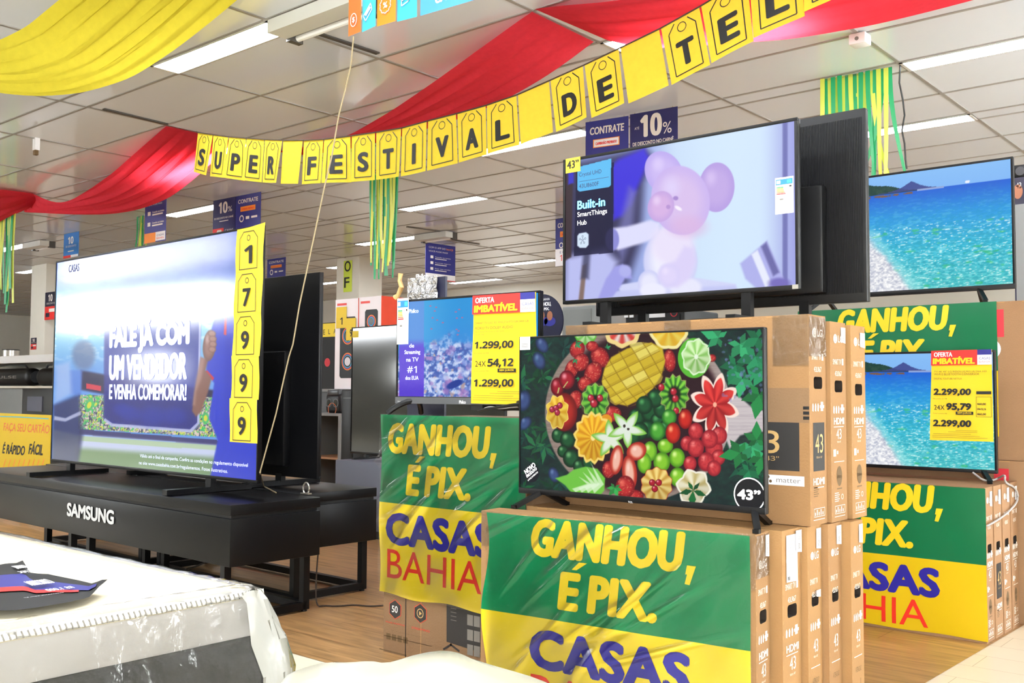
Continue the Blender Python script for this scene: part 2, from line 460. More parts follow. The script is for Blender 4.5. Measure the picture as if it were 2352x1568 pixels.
# ------------------------------------------------------------------ screen pictures (numpy painting in a colour attribute)
def lattice(seed, n=64):
    return np.random.RandomState(seed).rand(n, n)
def vnoise(x, y, seed=0, octs=4):
    out = np.zeros_like(x); amp = 0.5; tot = 0
    for o in range(octs):
        L = lattice(seed+o); n = L.shape[0]
        xi = np.floor(x).astype(int); yi = np.floor(y).astype(int); fx = x-xi; fy = y-yi
        fx = fx*fx*(3-2*fx); fy = fy*fy*(3-2*fy)
        a = L[yi % n, xi % n]; b = L[yi % n, (xi+1) % n]; c = L[(yi+1) % n, xi % n]; e = L[(yi+1) % n, (xi+1) % n]
        out += amp*((a*(1-fx)+b*fx)*(1-fy)+(c*(1-fx)+e*fx)*fy); tot += amp; amp *= 0.5; x = x*2.03+3.1; y = y*2.03+1.7
    return out/tot
def sm(a, b, x):
    t = np.clip((x-a)/(b-a), 0, 1); return t*t*(3-2*t)

class Canvas:
    def __init__(s, fr, u0, v0, u1, v1, W, H):
        s.fr = fr; s.W, s.H = W, H
        us = np.linspace(u0, u1, W); vs = np.linspace(v0, v1, H)
        s.UU, s.VV = np.meshgrid((us-u0)/(u1-u0), (vs-v0)/(v1-v0))
        A, B = np.meshgrid(us, vs)
        s.P = fr.O + A[..., None]*fr.U + B[..., None]*fr.V + 0.0012*fr.N
        s.X, s.Y = proj(s.P)
        s.img = np.zeros((H, W, 3))
    def mixin(s, mask, col):
        col = np.asarray(col, float)/255.0
        s.img = s.img*(1-mask[..., None]) + col*mask[..., None]
    def poly(s, pts, col, op=1.0, soft=0.0):
        pts = np.asarray(pts, float); x, y = s.X, s.Y
        ins = np.zeros(x.shape, bool); n = len(pts)
        for i in range(n):
            x0, y0 = pts[i]; x1, y1 = pts[(i+1) % n]
            c = ((y0 > y) != (y1 > y))
            with np.errstate(divide='ignore', invalid='ignore'):
                xx = (x1-x0)*(y-y0)/(y1-y0+1e-12)+x0
            ins ^= c & (x < xx)
        m = ins.astype(float)
        if soft > 0:
            dmin = np.full(x.shape, 1e9)
            for i in range(n):
                a = pts[i]; b = pts[(i+1) % n]; t = b-a; L = (t@t)+1e-9
                k = np.clip(((x-a[0])*t[0]+(y-a[1])*t[1])/L, 0, 1)
                dmin = np.minimum(dmin, np.hypot(x-a[0]-k*t[0], y-a[1]-k*t[1]))
            sd = np.where(ins, dmin, -dmin); m = sm(-soft, soft, sd)
        s.mixin(m*op, col); return m
    def ell(s, cx, cy, rx, ry, col, rot=0.0, hi=None, lo=None, op=1.0, soft=0.06, ang=None):
        """shaded blob: hi = colour at the upper left, lo = colour at the rim"""
        c, q = math.cos(math.radians(rot)), math.sin(math.radians(rot))
        dx, dy = s.X-cx, s.Y-cy
        a = (dx*c+dy*q)/rx; b = (-dx*q+dy*c)/ry; r = np.hypot(a, b)
        m = 1-sm(1-soft, 1+soft, r)
        base = np.asarray(col, float)/255.0*np.ones(s.img.shape)
        if lo is not None:
            k = sm(0.45, 1.05, r)[..., None]; base = base*(1-k)+np.asarray(lo, float)/255.0*k
        if hi is not None:
            r2 = np.hypot(dx/rx+0.32, dy/ry+0.38); k = (1-sm(0.0, 0.5, r2))[..., None]; base = base*(1-k)+np.asarray(hi, float)/255.0*k
        s.img = s.img*(1-(m*op)[..., None])+base*(m*op)[..., None]
        return m
    def flower(s, cx, cy, rx, ry, n, rot, fcol, fcol2, rim, notch=0.18, rimw=0.12, core=None, coreR=0.12, pointed=1.0):
        """fruit cut in a zigzag, seen from above: n sectors with a rim of peel"""
        dx, dy = (s.X-cx)/rx, (s.Y-cy)/ry
        r = np.hypot(dx, dy); t = np.arctan2(dy, dx)+math.radians(rot)
        ph = np.abs(((t*n/(2*math.pi)) % 1.0)-0.5)*2      # 1 at sector borders, 0 in the middle
        R = 1-notch*ph**pointed
        m = 1-sm(0.97, 1.03, r/R)
        k = sm(0.1, 1.0, ph)[..., None]
        col = np.asarray(fcol, float)/255*(1-k)+np.asarray(fcol2, float)/255*k
        side = (np.sin(t)*0.5+0.5)[..., None]; col = col*(1.06-0.16*side)
        kr = sm(1-rimw-0.03, 1-rimw+0.03, r/R)[..., None]; col = col*(1-kr)+np.asarray(rim, float)/255*kr
        if core is not None:
            kc = (1-sm(coreR*0.7, coreR*1.2, r))[..., None]; col = col*(1-kc)+np.asarray(core, float)/255*kc
        s.img = s.img*(1-m[..., None])+col*m[..., None]
    def star(s, cx, cy, R, n, rot, col, col2, inner=0.42, rx=1.0, power=1.0):
        dx, dy = (s.X-cx)/rx, (s.Y-cy); r = np.hypot(dx, dy)/R; t = np.arctan2(dy, dx)+math.radians(rot)
        ph = np.abs(((t*n/(2*math.pi)) % 1.0)-0.5)*2
        RR = inner+(1-inner)*(1-ph)**power
        m = 1-sm(0.95, 1.03, r/RR)
        k = sm(0.55, 1.0, r/RR)[..., None]; c = np.asarray(col, float)/255*(1-k)+np.asarray(col2, float)/255*k
        s.img = s.img*(1-m[..., None])+c*m[..., None]
    def leaf(s, cx, cy, R, rot, col, n=7, spread=300, w=0.16, op=1.0):
        """maple leaf of thin fingers"""
        for i in range(n):
            a = math.radians(rot-spread/2+spread*i/(n-1)); L = R*(1.0-0.45*abs(i-(n-1)/2)/((n-1)/2))
            ex, ey = cx+L*math.cos(a), cy+L*math.sin(a); px, py = -math.sin(a)*L*w, math.cos(a)*L*w
            s.poly([(cx, cy), (cx+(ex-cx)*.45+px, cy+(ey-cy)*.45+py), (ex, ey), (cx+(ex-cx)*.45-px, cy+(ey-cy)*.45-py)], np.asarray(col)*(0.82+0.36*((i*37) % 5)/4), op)
    def build(s, name, parent, mat, label=None):
        n = s.W*s.H; me = bpy.data.meshes.new(name)
        I = np.array(wm_of(parent).inverted()); P = s.P.reshape(-1, 3) @ I[:3, :3].T + I[:3, 3]
        me.vertices.add(n); me.vertices.foreach_set('co', P.astype(np.float32).ravel())
        ii = (np.arange(s.H-1)[:, None]*s.W+np.arange(s.W-1)[None, :]).ravel()
        q = np.stack([ii, ii+1, ii+s.W+1, ii+s.W], 1).astype(np.int32); nf = len(q)
        me.loops.add(nf*4); me.polygons.add(nf)
        me.loops.foreach_set('vertex_index', q.ravel())
        me.polygons.foreach_set('loop_start', np.arange(0, nf*4, 4, dtype=np.int32))
        try: me.polygons.foreach_set('loop_total', np.full(nf, 4, dtype=np.int32))
        except Exception: pass
        me.update(calc_edges=True)
        a = me.color_attributes.new('picture', 'FLOAT_COLOR', 'POINT')
        c = np.ones((n, 4), np.float32); c[:, :3] = s2l(np.clip(s.img, 0, 1).reshape(-1, 3)*255.0)
        a.data.foreach_set('color', c.ravel())
        me.materials.append(MAT[mat] if isinstance(mat, str) else mat)
        o = bpy.data.objects.new(name, me); COL.objects.link(o); o.parent = parent
        if label: o['label'] = label
        return o

# ------------------------------------------------------------------ the room
CEIL = 3.16
XW0, XW1, YW0, YW1 = -29.0, 4.2, -4.0, 14.9
def struct(mb, name): return tag(mb.build(name), kind='structure')
GX = [-2.19-1.245*k for k in range(-5, 22)]
GS = [3.45+1.5*k for k in range(-5, 8)]                  # centre of each narrow lamp strip
mb = MB(); mb.add([(XW0, YW0, 0), (XW1, YW0, 0), (XW1, YW1, 0), (XW0, YW1, 0)], [(0, 1, 2, 3)], 'cream_floor'); struct(mb, 'floor')
mb = MB()
_p0, _p1 = PZ(2126, 1568, 0), PZ(2271, 1483, 0); _sl = (_p1[1]-_p0[1])/(_p1[0]-_p0[0])
_xe = lambda y: _p0[0]+(y-_p0[1])/_sl
mb.add([(XW0, 2.566, .0015), (_xe(2.566), 2.566, .0015), (_xe(YW1), YW1, .0015), (XW0, YW1, .0015)], [(0, 1, 2, 3)], 'wood_floor'); struct(mb, 'floor_wood')
mb = MB(); mb.add([(XW0, YW0, CEIL), (XW0, YW1, CEIL), (XW1, YW1, CEIL), (XW1, YW0, CEIL)], [(0, 1, 2, 3)], 'tile'); struct(mb, 'ceiling')
mb = MB()
for x in GX:
    mb.box((x-.012, YW0, CEIL-.006), (x+.012, YW1, CEIL+.01), 'tbar')
for y in GS:
    for yy in (y-.105, y+.105, y+.105+.645):
        mb.box((XW0, yy-.010, CEIL-.0055), (XW1, yy+.010, CEIL+.01), 'tbar')
struct(mb, 'trim_1')
mb = MB()   # gaps where tiles sit badly: dark joints
for a, b in (((238, 249), (384, 284)), ((700, 65), (868, 121)), ((935, 520), (1010, 530)), ((1010, 545), (1100, 560))):
    P, Q = PZ(*a, CEIL), PZ(*b, CEIL); mb.bar((P[0], P[1], CEIL-.004), (Q[0], Q[1], CEIL-.004), .035, .012, 'tbar_dark')
struct(mb, 'trim_2')
mb = MB(); mb.add([(XW0, YW1, 0), (XW1, YW1, 0), (XW1, YW1, CEIL), (XW0, YW1, CEIL)], [(0, 1, 2, 3)], 'wall'); struct(mb, 'wall_back')
mb = MB(); mb.add([(XW0, YW0, 0), (XW0, YW1, 0), (XW0, YW1, CEIL), (XW0, YW0, CEIL)], [(0, 1, 2, 3)], 'wall'); struct(mb, 'wall_left')
mb = MB(); 
for y0, y1, z0, z1 in ((YW0, -2.6, 0, CEIL), (-2.6, 8.6, 2.9, CEIL), (8.6, YW1, 0, CEIL), (-2.6, 8.6, 0, .15), (-2.6, 6.9, .15, 2.9)): mb.box((XW1, y0, z0), (XW1+.2, y1, z1), 'wall')
struct(mb, 'wall_right')
mb = MB()   # shop front: piers and a lintel around wide openings to the street
for x0, x1, z0, z1 in ((-29, -22.2, 0, CEIL), (-22.2, -14.9, 2.97, CEIL), (-22.2, -18.3, 0, 2.35), (-18.3, -17.1, 1.75, 2.35), (-18.3, -17.1, 0, 1.25), (-17.1, -14.9, 0, 2.35), (-14.9, 2.0, 0, CEIL), (2.0, 3.9, 2.97, CEIL), (3.9, 4.2, 0, CEIL)):
    mb.box((x0, YW0-.2, z0), (x1, YW0, z1), 'wall')
struct(mb, 'wall_front')
def column(n, x0, y0, x1, y1):
    mb = MB(); mb.box((x0, y0, 0), (x1, y1, CEIL), 'column'); struct(mb, n)
column('trim_3', -12.36, 10.25, -11.82, 10.72)
_c = PD(72, 700, 17.0); column('trim_4', _c[0]-.02, _c[1], _c[0]+.52, _c[1]+.42)

LAMPS = [(2, 3.45, 'nearest the yellow drape'), (4, 7.95, 'above the green streamers in mid room'), (0, 7.95, 'above the top beach television'), (2, 6.45, 'just above the navy discount sign'),
         (6, 6.45, 'between the blue hanging signs'), (6, 9.45, 'beside the open reflector in mid room'), (6, 12.45, 'at the back above the banking app sign'), (8, 13.95, 'lowest one by the back wall'),
         (8, 10.95, 'just beside the square column'), (10, 12.45, 'far one at the back of the shop'), (10, 6.45, 'behind the green and yellow streamers at the edge'), (12, 7.95, 'above the boomboxes in the distance'),
         (14, 9.45, 'farthest one above the boomboxes'), (0, 4.95, 'hidden above the near red drape'), (4, 4.95, 'hidden above the far red drape'),
         (1, .45, 'out of view over the aisle'), (3, -1.05, 'out of view over the entrance'), (5, 1.95, 'out of view over the shop front side'), (-1, 1.95, 'out of view over the side aisle'), (-1, 6.45, 'out of view over the far side aisle'), (7, .45, 'out of view over the front aisle'), (1, -2.55, 'out of view by the street opening'), (0, 2.2, 'over the television boxes'), (0, .45, 'added to brighten the wrapped mattress')]  # out of view, added to light the room; the last brightens the mattress
for k, y, where in LAMPS:
    x1 = -2.19-1.245*k; x0 = x1-1.245
    if where == 'over the television boxes': y = 1.95
    t = thing('ceiling_light', f'long white fluorescent ceiling panel {where}', 'ceiling light', ((x0+x1)/2, y, CEIL), group='fluorescent ceiling panels')
    mb = MB(); mb.add([(x0+.02, y-.092, CEIL-.010), (x0+.02, y+.092, CEIL-.010), (x1-.02, y+.092, CEIL-.010), (x1-.02, y-.092, CEIL-.010)], [(0, 1, 2, 3)], 'lamp_glow'); mb.build('diffuser', t)
    mb = MB()
    for a, b in (((x0, y-.1, CEIL-.012), (x1, y-.09, CEIL+.004)), ((x0, y+.09, CEIL-.012), (x1, y+.1, CEIL+.004)), ((x0, y-.1, CEIL-.012), (x0+.02, y+.1, CEIL+.004)), ((x1-.02, y-.1, CEIL-.012), (x1, y+.1, CEIL+.004))): mb.box(a, b, 'lamp_housing')
    mb.build('frame', t)

def open_reflector(label, x0, x1, y):
    t = thing('lamp_reflector', label, 'ceiling light', ((x0+x1)/2, y, CEIL), group='dropped lamp reflectors')
    mb = MB(); mb.box((x0, y-.11, CEIL-.085), (x1, y+.02, CEIL-.01), 'lamp_housing'); mb.build('housing', t)
    mb = MB(); mb.tube([(x0+.02, y+.075, CEIL-.075), (x1-.02, y+.075, CEIL-.075)], .02, 'lamp_tube', 10); mb.build('tube', t)
    mb = MB()
    for x in (x0, x1-.04): mb.box((x, y+.02, CEIL-.10), (x+.04, y+.11, CEIL-.01), 'tbar_dark')
    mb.build('end_bracket', t)
open_reflector('open white lamp reflector with bare tube beside the orange mobile', -4.66, -3.95, 3.45)
open_reflector('dropped lamp reflector over the round column area', -9.64, -9.05, 9.42)
open_reflector('dropped lamp reflector near the streamers at the far edge', -14.6, -14.05, 6.45)

mb = MB(); P = PZ(83, 318, CEIL); mb.box((P[0]-.02, P[1]-.02, CEIL-.10), (P[0]+.03, P[1]+.02, CEIL), 'paper_white'); mb.box((P[0]-.015, P[1]-.015, CEIL-.14), (P[0]+.02, P[1]+.015, CEIL-.10), 'ink_brown')
tag(mb.build('sprinkler'), 'small sprinkler poking down from the ceiling tiles', 'sprinkler')
t = thing('cable_box', 'small white cable box on a ceiling joint above the green streamers', 'cable box', PZ(1975, 78, CEIL))
P = PZ(1975, 78, CEIL); mb = MB(); mb.rbox((P[0]-.05, P[1]-.05, CEIL-.07), (P[0]+.05, P[1]+.05, CEIL-.004), 'white', .01); mb.build('housing', t)
mb = MB(); mb.tube([(P[0]+.0, P[1]-.05, CEIL-.04), (P[0]+.0, P[1]-.053, CEIL-.04)], .012, 'ink_grey', 8); mb.build('socket', t)
mb = MB(); A = PZ(2068, 147, CEIL); pts = [A]
for px, py in ((2066, 190), (2074, 230), (2078, 265), (2072, 300), (2078, 330), (2080, 365), (2083, 388)): pts.append(PD(px, py, np.dot(MCAM[2], A-C0)))
mb.tube(pts, .006, 'cable_black', 5); tag(mb.build('hanging_cable'), 'thin dark cable dangling from the ceiling beside the green streamers', 'cable')

# ------------------------------------------------------------------ black display tables
def table(label, x1, y0, L, rz, brand):
    t = thing('display_table', label, 'table', (x1, y0, 0), rz, 'black display tables'); D = .495
    mb = MB(); mb.rbox((-L, 0, .503), (0, D, .55), 'table_black', .003); mb.build('table_top', t, local=True)
    mb = MB(); mb.box((-L+.012, .012, .488), (-.012, D-.012, .503), 'black_matte'); mb.build('shadow_gap', t, local=True)
    mb = MB(); mb.rbox((-L, 0, .275), (0, D, .488), 'table_black', .003); mb.build('apron', t, local=True)
    for k in range(2):
        a = -.06-k*1.52; b = a-1.34
        mb = MB()
        for yy in (.03, D-.03): mb.box((b, yy-.0175, .012), (a, yy+.0175, .047), 'steel_black')
        for xx in (a-.0175, b+.0175): mb.box((xx-.0175, .03, .012), (xx+.0175, D-.03, .047), 'steel_black')
        mb.build('base_frame', t, local=True)
        for xx in (a, b+.035):
            for yy in (.0125, D-.0475):
                mb = MB(); mb.box((xx-.035, yy, .047), (xx, yy+.035, .275), 'steel_black'); lg = mb.build('leg', t, local=True)
                mb = MB(); mb.tube([(xx-.0175, yy+.0175, .0), (xx-.0175, yy+.0175, .014)], .014, 'black_matte', 10); mb.build('foot_pad', lg, local=True)
    if brand:
        W = WM[t.name]; U = (W.to_3x3() @ Vector((1, 0, 0))); fr = Frame(W @ Vector((0, 0, 0)), U)
        mb = MB(); mb.ptext(fr, 'SAMSUNG', (156, 1153), (263, 1205), .004, 'letter_silver', bold=.05); mb.build('lettering', t)
    return t
RZT = math.radians(-1.5)
table('long black display table with silver lettering carrying the huge television', -3.865, 2.62, 2.98, RZT, True)
table('black display table behind the lettered one, under the dark backed television', -4.035, 3.135, 2.9, RZT, False)
mb = MB(); P = PZ(703, 1134, .55)
pts = [P+np.array([.024*math.cos(a), 0, .028+.028*math.sin(a)]) for a in np.linspace(-1.2, 4.3, 16)]; mb.tube(pts, .004, 'steel', 6)
mb.box((P[0]-.03, P[1]-.012, .55), (P[0]+.03, P[1]+.012, .556), 'steel'); tag(mb.build('ring_bolt'), 'steel ring bolted on the black table near its back corner', 'ring')

# ------------------------------------------------------------------ cartons
def carton(label, loc, w, d, h, rz=0.0, mat='card', side='plain', front=None, stickers=(), tape=False, hole=True, group='television cartons', holez=.63, lines=True):
    t = thing('television_carton', label, 'cardboard box', loc, rz, group)
    mb = MB(); V = [(-w, 0, 0), (0, 0, 0), (0, d, 0), (-w, d, 0), (-w, 0, h), (0, 0, h), (0, d, h), (-w, d, h)]
    mb.add(V, [(0, 3, 2, 1), (4, 5, 6, 7), (0, 1, 5, 4), (2, 3, 7, 6), (3, 0, 4, 7)], mat)
    sf = Frame((0, 0, 0), (0, 1, 0)); ff = Frame((-w, 0, 0), (1, 0, 0))
    if hole:
        cu, cv, a, b, r = .52*d, holez*h, .25*d, .019, .010
        pts = []
        for sx, sy, a0 in ((1, -1, -90), (1, 1, 0), (-1, 1, 90), (-1, -1, 180)):
            for k in range(5):
                q = math.radians(a0+22.5*k); pts.append((cu+sx*(a-r)+r*math.cos(q), cv+sy*(b-r)+r*math.sin(q)))
        outer = [(0, 0), (d, 0), (d, h), (0, h)]
        tri = tessellate_polygon([[Vector((*p, 0)) for p in outer], [Vector((*p, 0)) for p in pts]]); allp = outer+pts; F = []
        for q in tri:
            A, B, C = (allp[i] for i in q); F.append(q if (B[0]-A[0])*(C[1]-A[1])-(B[1]-A[1])*(C[0]-A[0]) > 0 else q[::-1])
        mb.add([sf.p(*p) for p in allp], F, mat)
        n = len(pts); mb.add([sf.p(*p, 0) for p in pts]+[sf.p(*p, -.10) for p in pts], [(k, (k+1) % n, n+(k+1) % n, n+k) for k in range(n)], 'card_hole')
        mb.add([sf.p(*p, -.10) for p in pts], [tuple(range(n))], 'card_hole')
    else: mb.add([sf.p(0, 0), sf.p(d, 0), sf.p(d, h), sf.p(0, h)], [(0, 1, 2, 3)], mat)
    mb.build('carton_body', t, local=True)
    e = .0008; pr = MB(); wi = 'white_ink'
    def tx(s, u0, v0, u1, v1, m=wi, **k): pr.text(sf, s, u0*d, v0*h, u1*d, v1*h, e, m, **k)
    def logo(v):
        pr.disc(sf, .33*d, v*h, .12*d, e, wi, ry=.12*d); pr.ring(sf, .33*d, v*h, .075*d, .012*d, e*1.6, mat); pr.rect(sf, .33*d-.006*d, v*h, .33*d+.06*d, v*h+.012*d, e*1.6, mat)
        tx('LG', .50, v-.018, .78, v+.018, bold=.02)
    def icons(v):
        for q in range(3):
            c = .2+.15*q; pr.poly(sf, [((c-.04)*d, (v-.018)*h), ((c+.03)*d, (v-.022)*h), ((c+.05)*d, (v+.004)*h), ((c+.012)*d, (v+.018)*h), ((c-.03)*d, (v+.012)*h)], e, wi)
        pr.rect(sf, .66*d, (v-.02)*h, .80*d, (v+.024)*h, e, wi); pr.rect(sf, .60*d, (v-.006)*h, .86*d, (v+.008)*h, e*1.2, wi)
    def hdmi(v):
        tx('HDMI', .18, v-.016, .84, v+.018, bold=.03); pr.rect(sf, .18*d, (v-.030)*h, .80*d, (v-.026)*h, e, wi)
    if side in ('full', 'dark', 'low'):
        up = side != 'low'
        logo(.915 if up else .86); tx('SMART TV', .16, .785 if up else .725, .70, .812 if up else .752); pr.rect(sf, .74*d, (.783 if up else .723)*h, .84*d, (.816 if up else .756)*h, e, wi)
        tx('43LR67', .28, .727 if up else .665, .72, .752 if up else .69)
        icons(.56 if up else .53); 
    if side == 'full':
        hdmi(.50); tx('43', .34, .41, .66, .462); tx('108 cm / 43"', .38, .392, .62, .401)
        pr.rect(sf, .14*d, .325*h, .30*d, .36*h, e, wi); pr.rect(sf, .36*d, .335*h, .44*d, .352*h, e, wi); pr.rect(sf, .18*d, .296*h, .82*d, .299*h, e, wi)
        pr.disc(sf, .5*d, .225*h, .17*d, e, 'ink_brown', ry=.05*h); tx('abree', .34, .215, .66, .236, m=mat); pr.rect(sf, .34*d, .160*h, .66*d, .166*h, e, 'ink_brown')
        for q in range(5): pr.rect(sf, .2*d, (.10+.010*q)*h, (.50 if q % 2 else .44)*d, (.104+.010*q)*h, e, wi)
        pr.ring(sf, .68*d, .12*h, .07*d, .015*d, e, wi)
    if side == 'low':
        hdmi(.455); tx('43', .36, .355, .68, .415); tx('108 cm / 43"', .36, .33, .66, .34)
        pr.rect(sf, .18*d, .222*h, .30*d, .27*h, e, wi); pr.rect(sf, .36*d, .235*h, .44*d, .252*h, e, wi); pr.rect(sf, .2*d, .19*h, .82*d, .194*h, e, wi)
    if side == 'text':
        logo(.86); tx('SMART TV', .16, .725, .70, .752); tx('43LR67', .28, .665, .72, .69); icons(.53)
        tx('43', .36, .405, .68, .465); tx('108 cm / 43"', .36, .38, .66, .39); pr.rect(sf, .18*d, .335*h, .82*d, .339*h, e, wi)
        tx('ATENCAO', .28, .26, .74, .285, m='ink_brown')
        for q, u in enumerate((.30, .44, .58, .66)): pr.rect(sf, u*d, (.02+.02*(q % 2))*h, (u+.035)*d, (.12+.035*q)*h, e, 'ink_brown')
    if side == 'dark':
        pr.rect(sf, .2*d, .255*h, .86*d, .485*h, e, 'black_matte'); pr.text(sf, '43', .3*d, .34*h, .76*d, .43*h, e*2, 'letter_gold'); pr.text(sf, '108 cm / 43"', .36*d, .315*h, .70*d, .325*h, e*2, 'letter_gold')
        hdmi(.205)
        for q in range(5): pr.rect(sf, .2*d, (.135+.010*q)*h, (.50 if q % 2 else .44)*d, (.139+.010*q)*h, e, 'ink_brown')
    if side in ('full', 'dark'):
        pr.line(sf, [(.22*d, .04*h), (.84*d, .04*h), (.84*d, .078*h), (.22*d, .078*h)], .0016, e, wi, closed=True)
        for q in range(5): pr.rect(sf, (.26+.11*q)*d, .046*h, (.31+.11*q)*d, (.060+.012*(q % 2))*h, e, wi)
        pr.rect(sf, .18*d, .024*h, .84*d, .027*h, e, wi)
    if lines:
        for q in range(14): pr.rect(sf, .012*d, (.03+.068*q)*h, .04*d, (.03+.068*q+.018)*h, e, 'card_scuff')
        for q in range(9): pr.rect(ff, w*(.05+.1*q), h-.006, w*(.05+.1*q)+.045, h-.002, e, 'card_scuff')
    if front: front(pr, ff, w, h, e)
    if pr.f: pr.build('printing', t, local=True)
    for ns, (u0, v0, u1, v1, kind) in enumerate(stickers):
        st = MB(); e = .0008+.0012*ns
        st.poly(sf, [(u0*d, v0*h+.004), (u1*d, v0*h), (u1*d, v1*h), (u0*d, v1*h)], e*3, 'paper_white')
        if kind == 'bar':
            for q in range(6): st.rect(sf, (u0+.3*(u1-u0))*d, (v0+(.18+.045*q)*(v1-v0))*h, (u0+.62*(u1-u0))*d, (v0+(.18+.045*q+.025)*(v1-v0))*h, e*4, 'ink_grey')
            for q in range(3): st.rect(sf, (u0+.3*(u1-u0))*d, (v0+(.6+.09*q)*(v1-v0))*h, (u0+(.75-.1*q)*(u1-u0))*d, (v0+(.62+.09*q)*(v1-v0))*h, e*4, 'ink_grey')
        else:
            for q in range(11): st.rect(sf, (u0+.08*(u1-u0))*d, (v1-(.06+.07*q)*(v1-v0))*h, (u0+(.35+.5*((q*7) % 4)/4)*(u1-u0))*d, (v1-(.052+.07*q)*(v1-v0))*h, e*4, 'ink_grey')
            for q in range(4): st.rect(sf, (u0+(.1+.06*q)*(u1-u0))*d, (v0+.06*(v1-v0))*h, (u0+(.13+.06*q)*(u1-u0))*d, (v0+.14*(v1-v0))*h, e*4, 'ink_black')
        st.build('shipping_label' if kind != 'bar' else 'barcode_label', t, local=True)
    if tape:
        q = .0012
        for tf, u0, v0, u1, v1 in ((sf, 0, h-.13, d, h-.005), (ff, w-.12, h-.16, w+q, h+.001), (ff, 0, h-.12, .10, h+.001), (ff, w*.45, h-.10, w*.56, h+.001)):
            tp = MB(); tp.grid([[tf.p(u0+(u1-u0)*i/6, v0+(v1-v0)*j/6, q+.0012*((i*3+j*5) % 4)/3) for i in range(7)] for j in range(7)], 'tape', smooth=False); tp.build('packing_tape', t, local=True)
    return t
mt('letter_gold', (196, 160, 104), rough=.5, var=0)
mt('card_print_dark', (44, 42, 42), rough=.6, var=.04)
def front43(pr, ff, w, h, e):
    pr.rect(ff, .62*w, .255*h, .965*w, .485*h, e, 'card_print_dark')
    pr.text(ff, '43', .755*w, .335*h, .895*w, .445*h, e*2, 'letter_gold'); pr.text(ff, '108 cm / 43"', .70*w, .30*h, .893*w, .322*h, e*2, 'letter_gold')
    pr.rect(ff, w-.165, .185*h, w-.018, .232*h, e, 'paper_white'); pr.text(ff, 'matter', w-.11, .198*h, w-.03, .218*h, e*2, 'ink_grey')
    for q in range(3):
        a = math.radians(90+120*q); cx, cy = w-.138+.009*math.cos(a), .208*h+.009*math.sin(a); pr.disc(ff, cx, cy, .005, e*2, 'ink_brown', n=10)
    for q in range(3): pr.rect(ff, w-.020, (.50+.024*q)*h, w, (.515+.024*q)*h, e, 'ink_black')
    pr.rect(ff, .55*w, .485*h, w, .65*h, e*.5, 'card_dull')
# lower row of five, the front one turned a little
RB = math.radians(5.509)
carton('front brown carton under the fruit television, with the large glossy banner', (-1.361, 2.698, 0), .99, .108, .65, RB, 'card', 'low', stickers=((.70, .885, .97, .985, 'bar'),), tape=True, holez=.625)
_y = 2.845; _row = [
    (.128, 'low', 'card_light', ((.20, .755, .80, .975, 'ship'), (.66, .885, .98, .99, 'bar')), 'brown carton second in the lower row, bearing a torn white shipping sheet', -1.338),
    (.103, 'text', 'card_light', ((.60, .885, .94, .985, 'bar'), (.5, .66, .8, .695, 'bar')), 'middle brown carton of the lower row, cloudy tape on its upper end', -1.318),
    (.100, 'text', 'card', ((.62, .89, 1.0, .985, 'bar'),), 'brown carton fourth in the lower row with a curling barcode label', -1.298),
    (.100, 'text', 'card_light', ((.64, .885, .97, .98, 'bar'),), 'last brown carton of the lower row, rearmost, with a neat white label at its top', -1.268)]
_y = 2.822
for dd, sd, m_, stk_, lab, xx in _row:
    carton(lab, (xx, _y, 0), .985, dd, .65, 0.0, m_, sd, stickers=stk_, holez=.65 if sd == 'text' else .625); _y += dd+.006
# upper three
carton('upper brown carton facing the fruit television with the dark 43 block', (-1.31, 2.962, .652), .945, .128, .655, 0, 'card', 'dark', front=front43, tape=True, holez=.675)
carton('upper brown carton in the middle of three, torn hand hole', (-1.298, 3.096, .652), .95, .125, .64, 0, 'card', 'full', stickers=((.66, .895, .96, .975, 'bar'),), holez=.675)
carton('upper brown carton at the rear of three, narrowest end', (-1.287, 3.238, .652), .96, .122, .635, 0, 'card_light', 'full', stickers=((.62, .885, .97, .965, 'bar'),), holez=.665)
# the neighbouring stack on the right: four 43 cartons in front, two large ones behind
_y = 4.61
for k, (dd, sd, lab) in enumerate(((.115, 'full', 'front brown carton of the row under the lower beach television, banner on its face'), (.115, 'dark', 'second carton of the row under the lower beach television, black 43 panel on its end'), (.12, 'full', 'third brown carton of the row under the lower beach television, behind the black-panelled one'), (.115, 'full', 'last brown carton of the row under the lower beach television, touching the tall stack'))):
    carton(lab, (-1.255+.004*k, _y, 0), 1.03, dd, .66, 0, 'card_rose', sd, stickers=((.6, .87, .9, .97, 'bar'),), holez=.6); _y += dd+.004
def front50(pr, ff, w, h, e):
    pr.rect(ff, w-.33, .775*h, w-.265, .95*h, e, 'red_label'); pr.disc(ff, w-.345, .70*h, .065, e*.8, 'label_pale', ry=.055)
carton('large bottom brown carton with a red label, behind the lower beach television', (-1.02, 5.12, 0), 1.22, .15, .75, 0, 'card_rose', 'full', front=front50, group='large television cartons', holez=.62)
carton('large upper brown carton holding the top beach television, banner on its face', (-1.03, 5.125, .752), 1.22, .15, .75, 0, 'card_rose', 'full', front=front50, stickers=((.5, .84, .8, .96, 'bar'),), group='large television cartons', holez=.62)
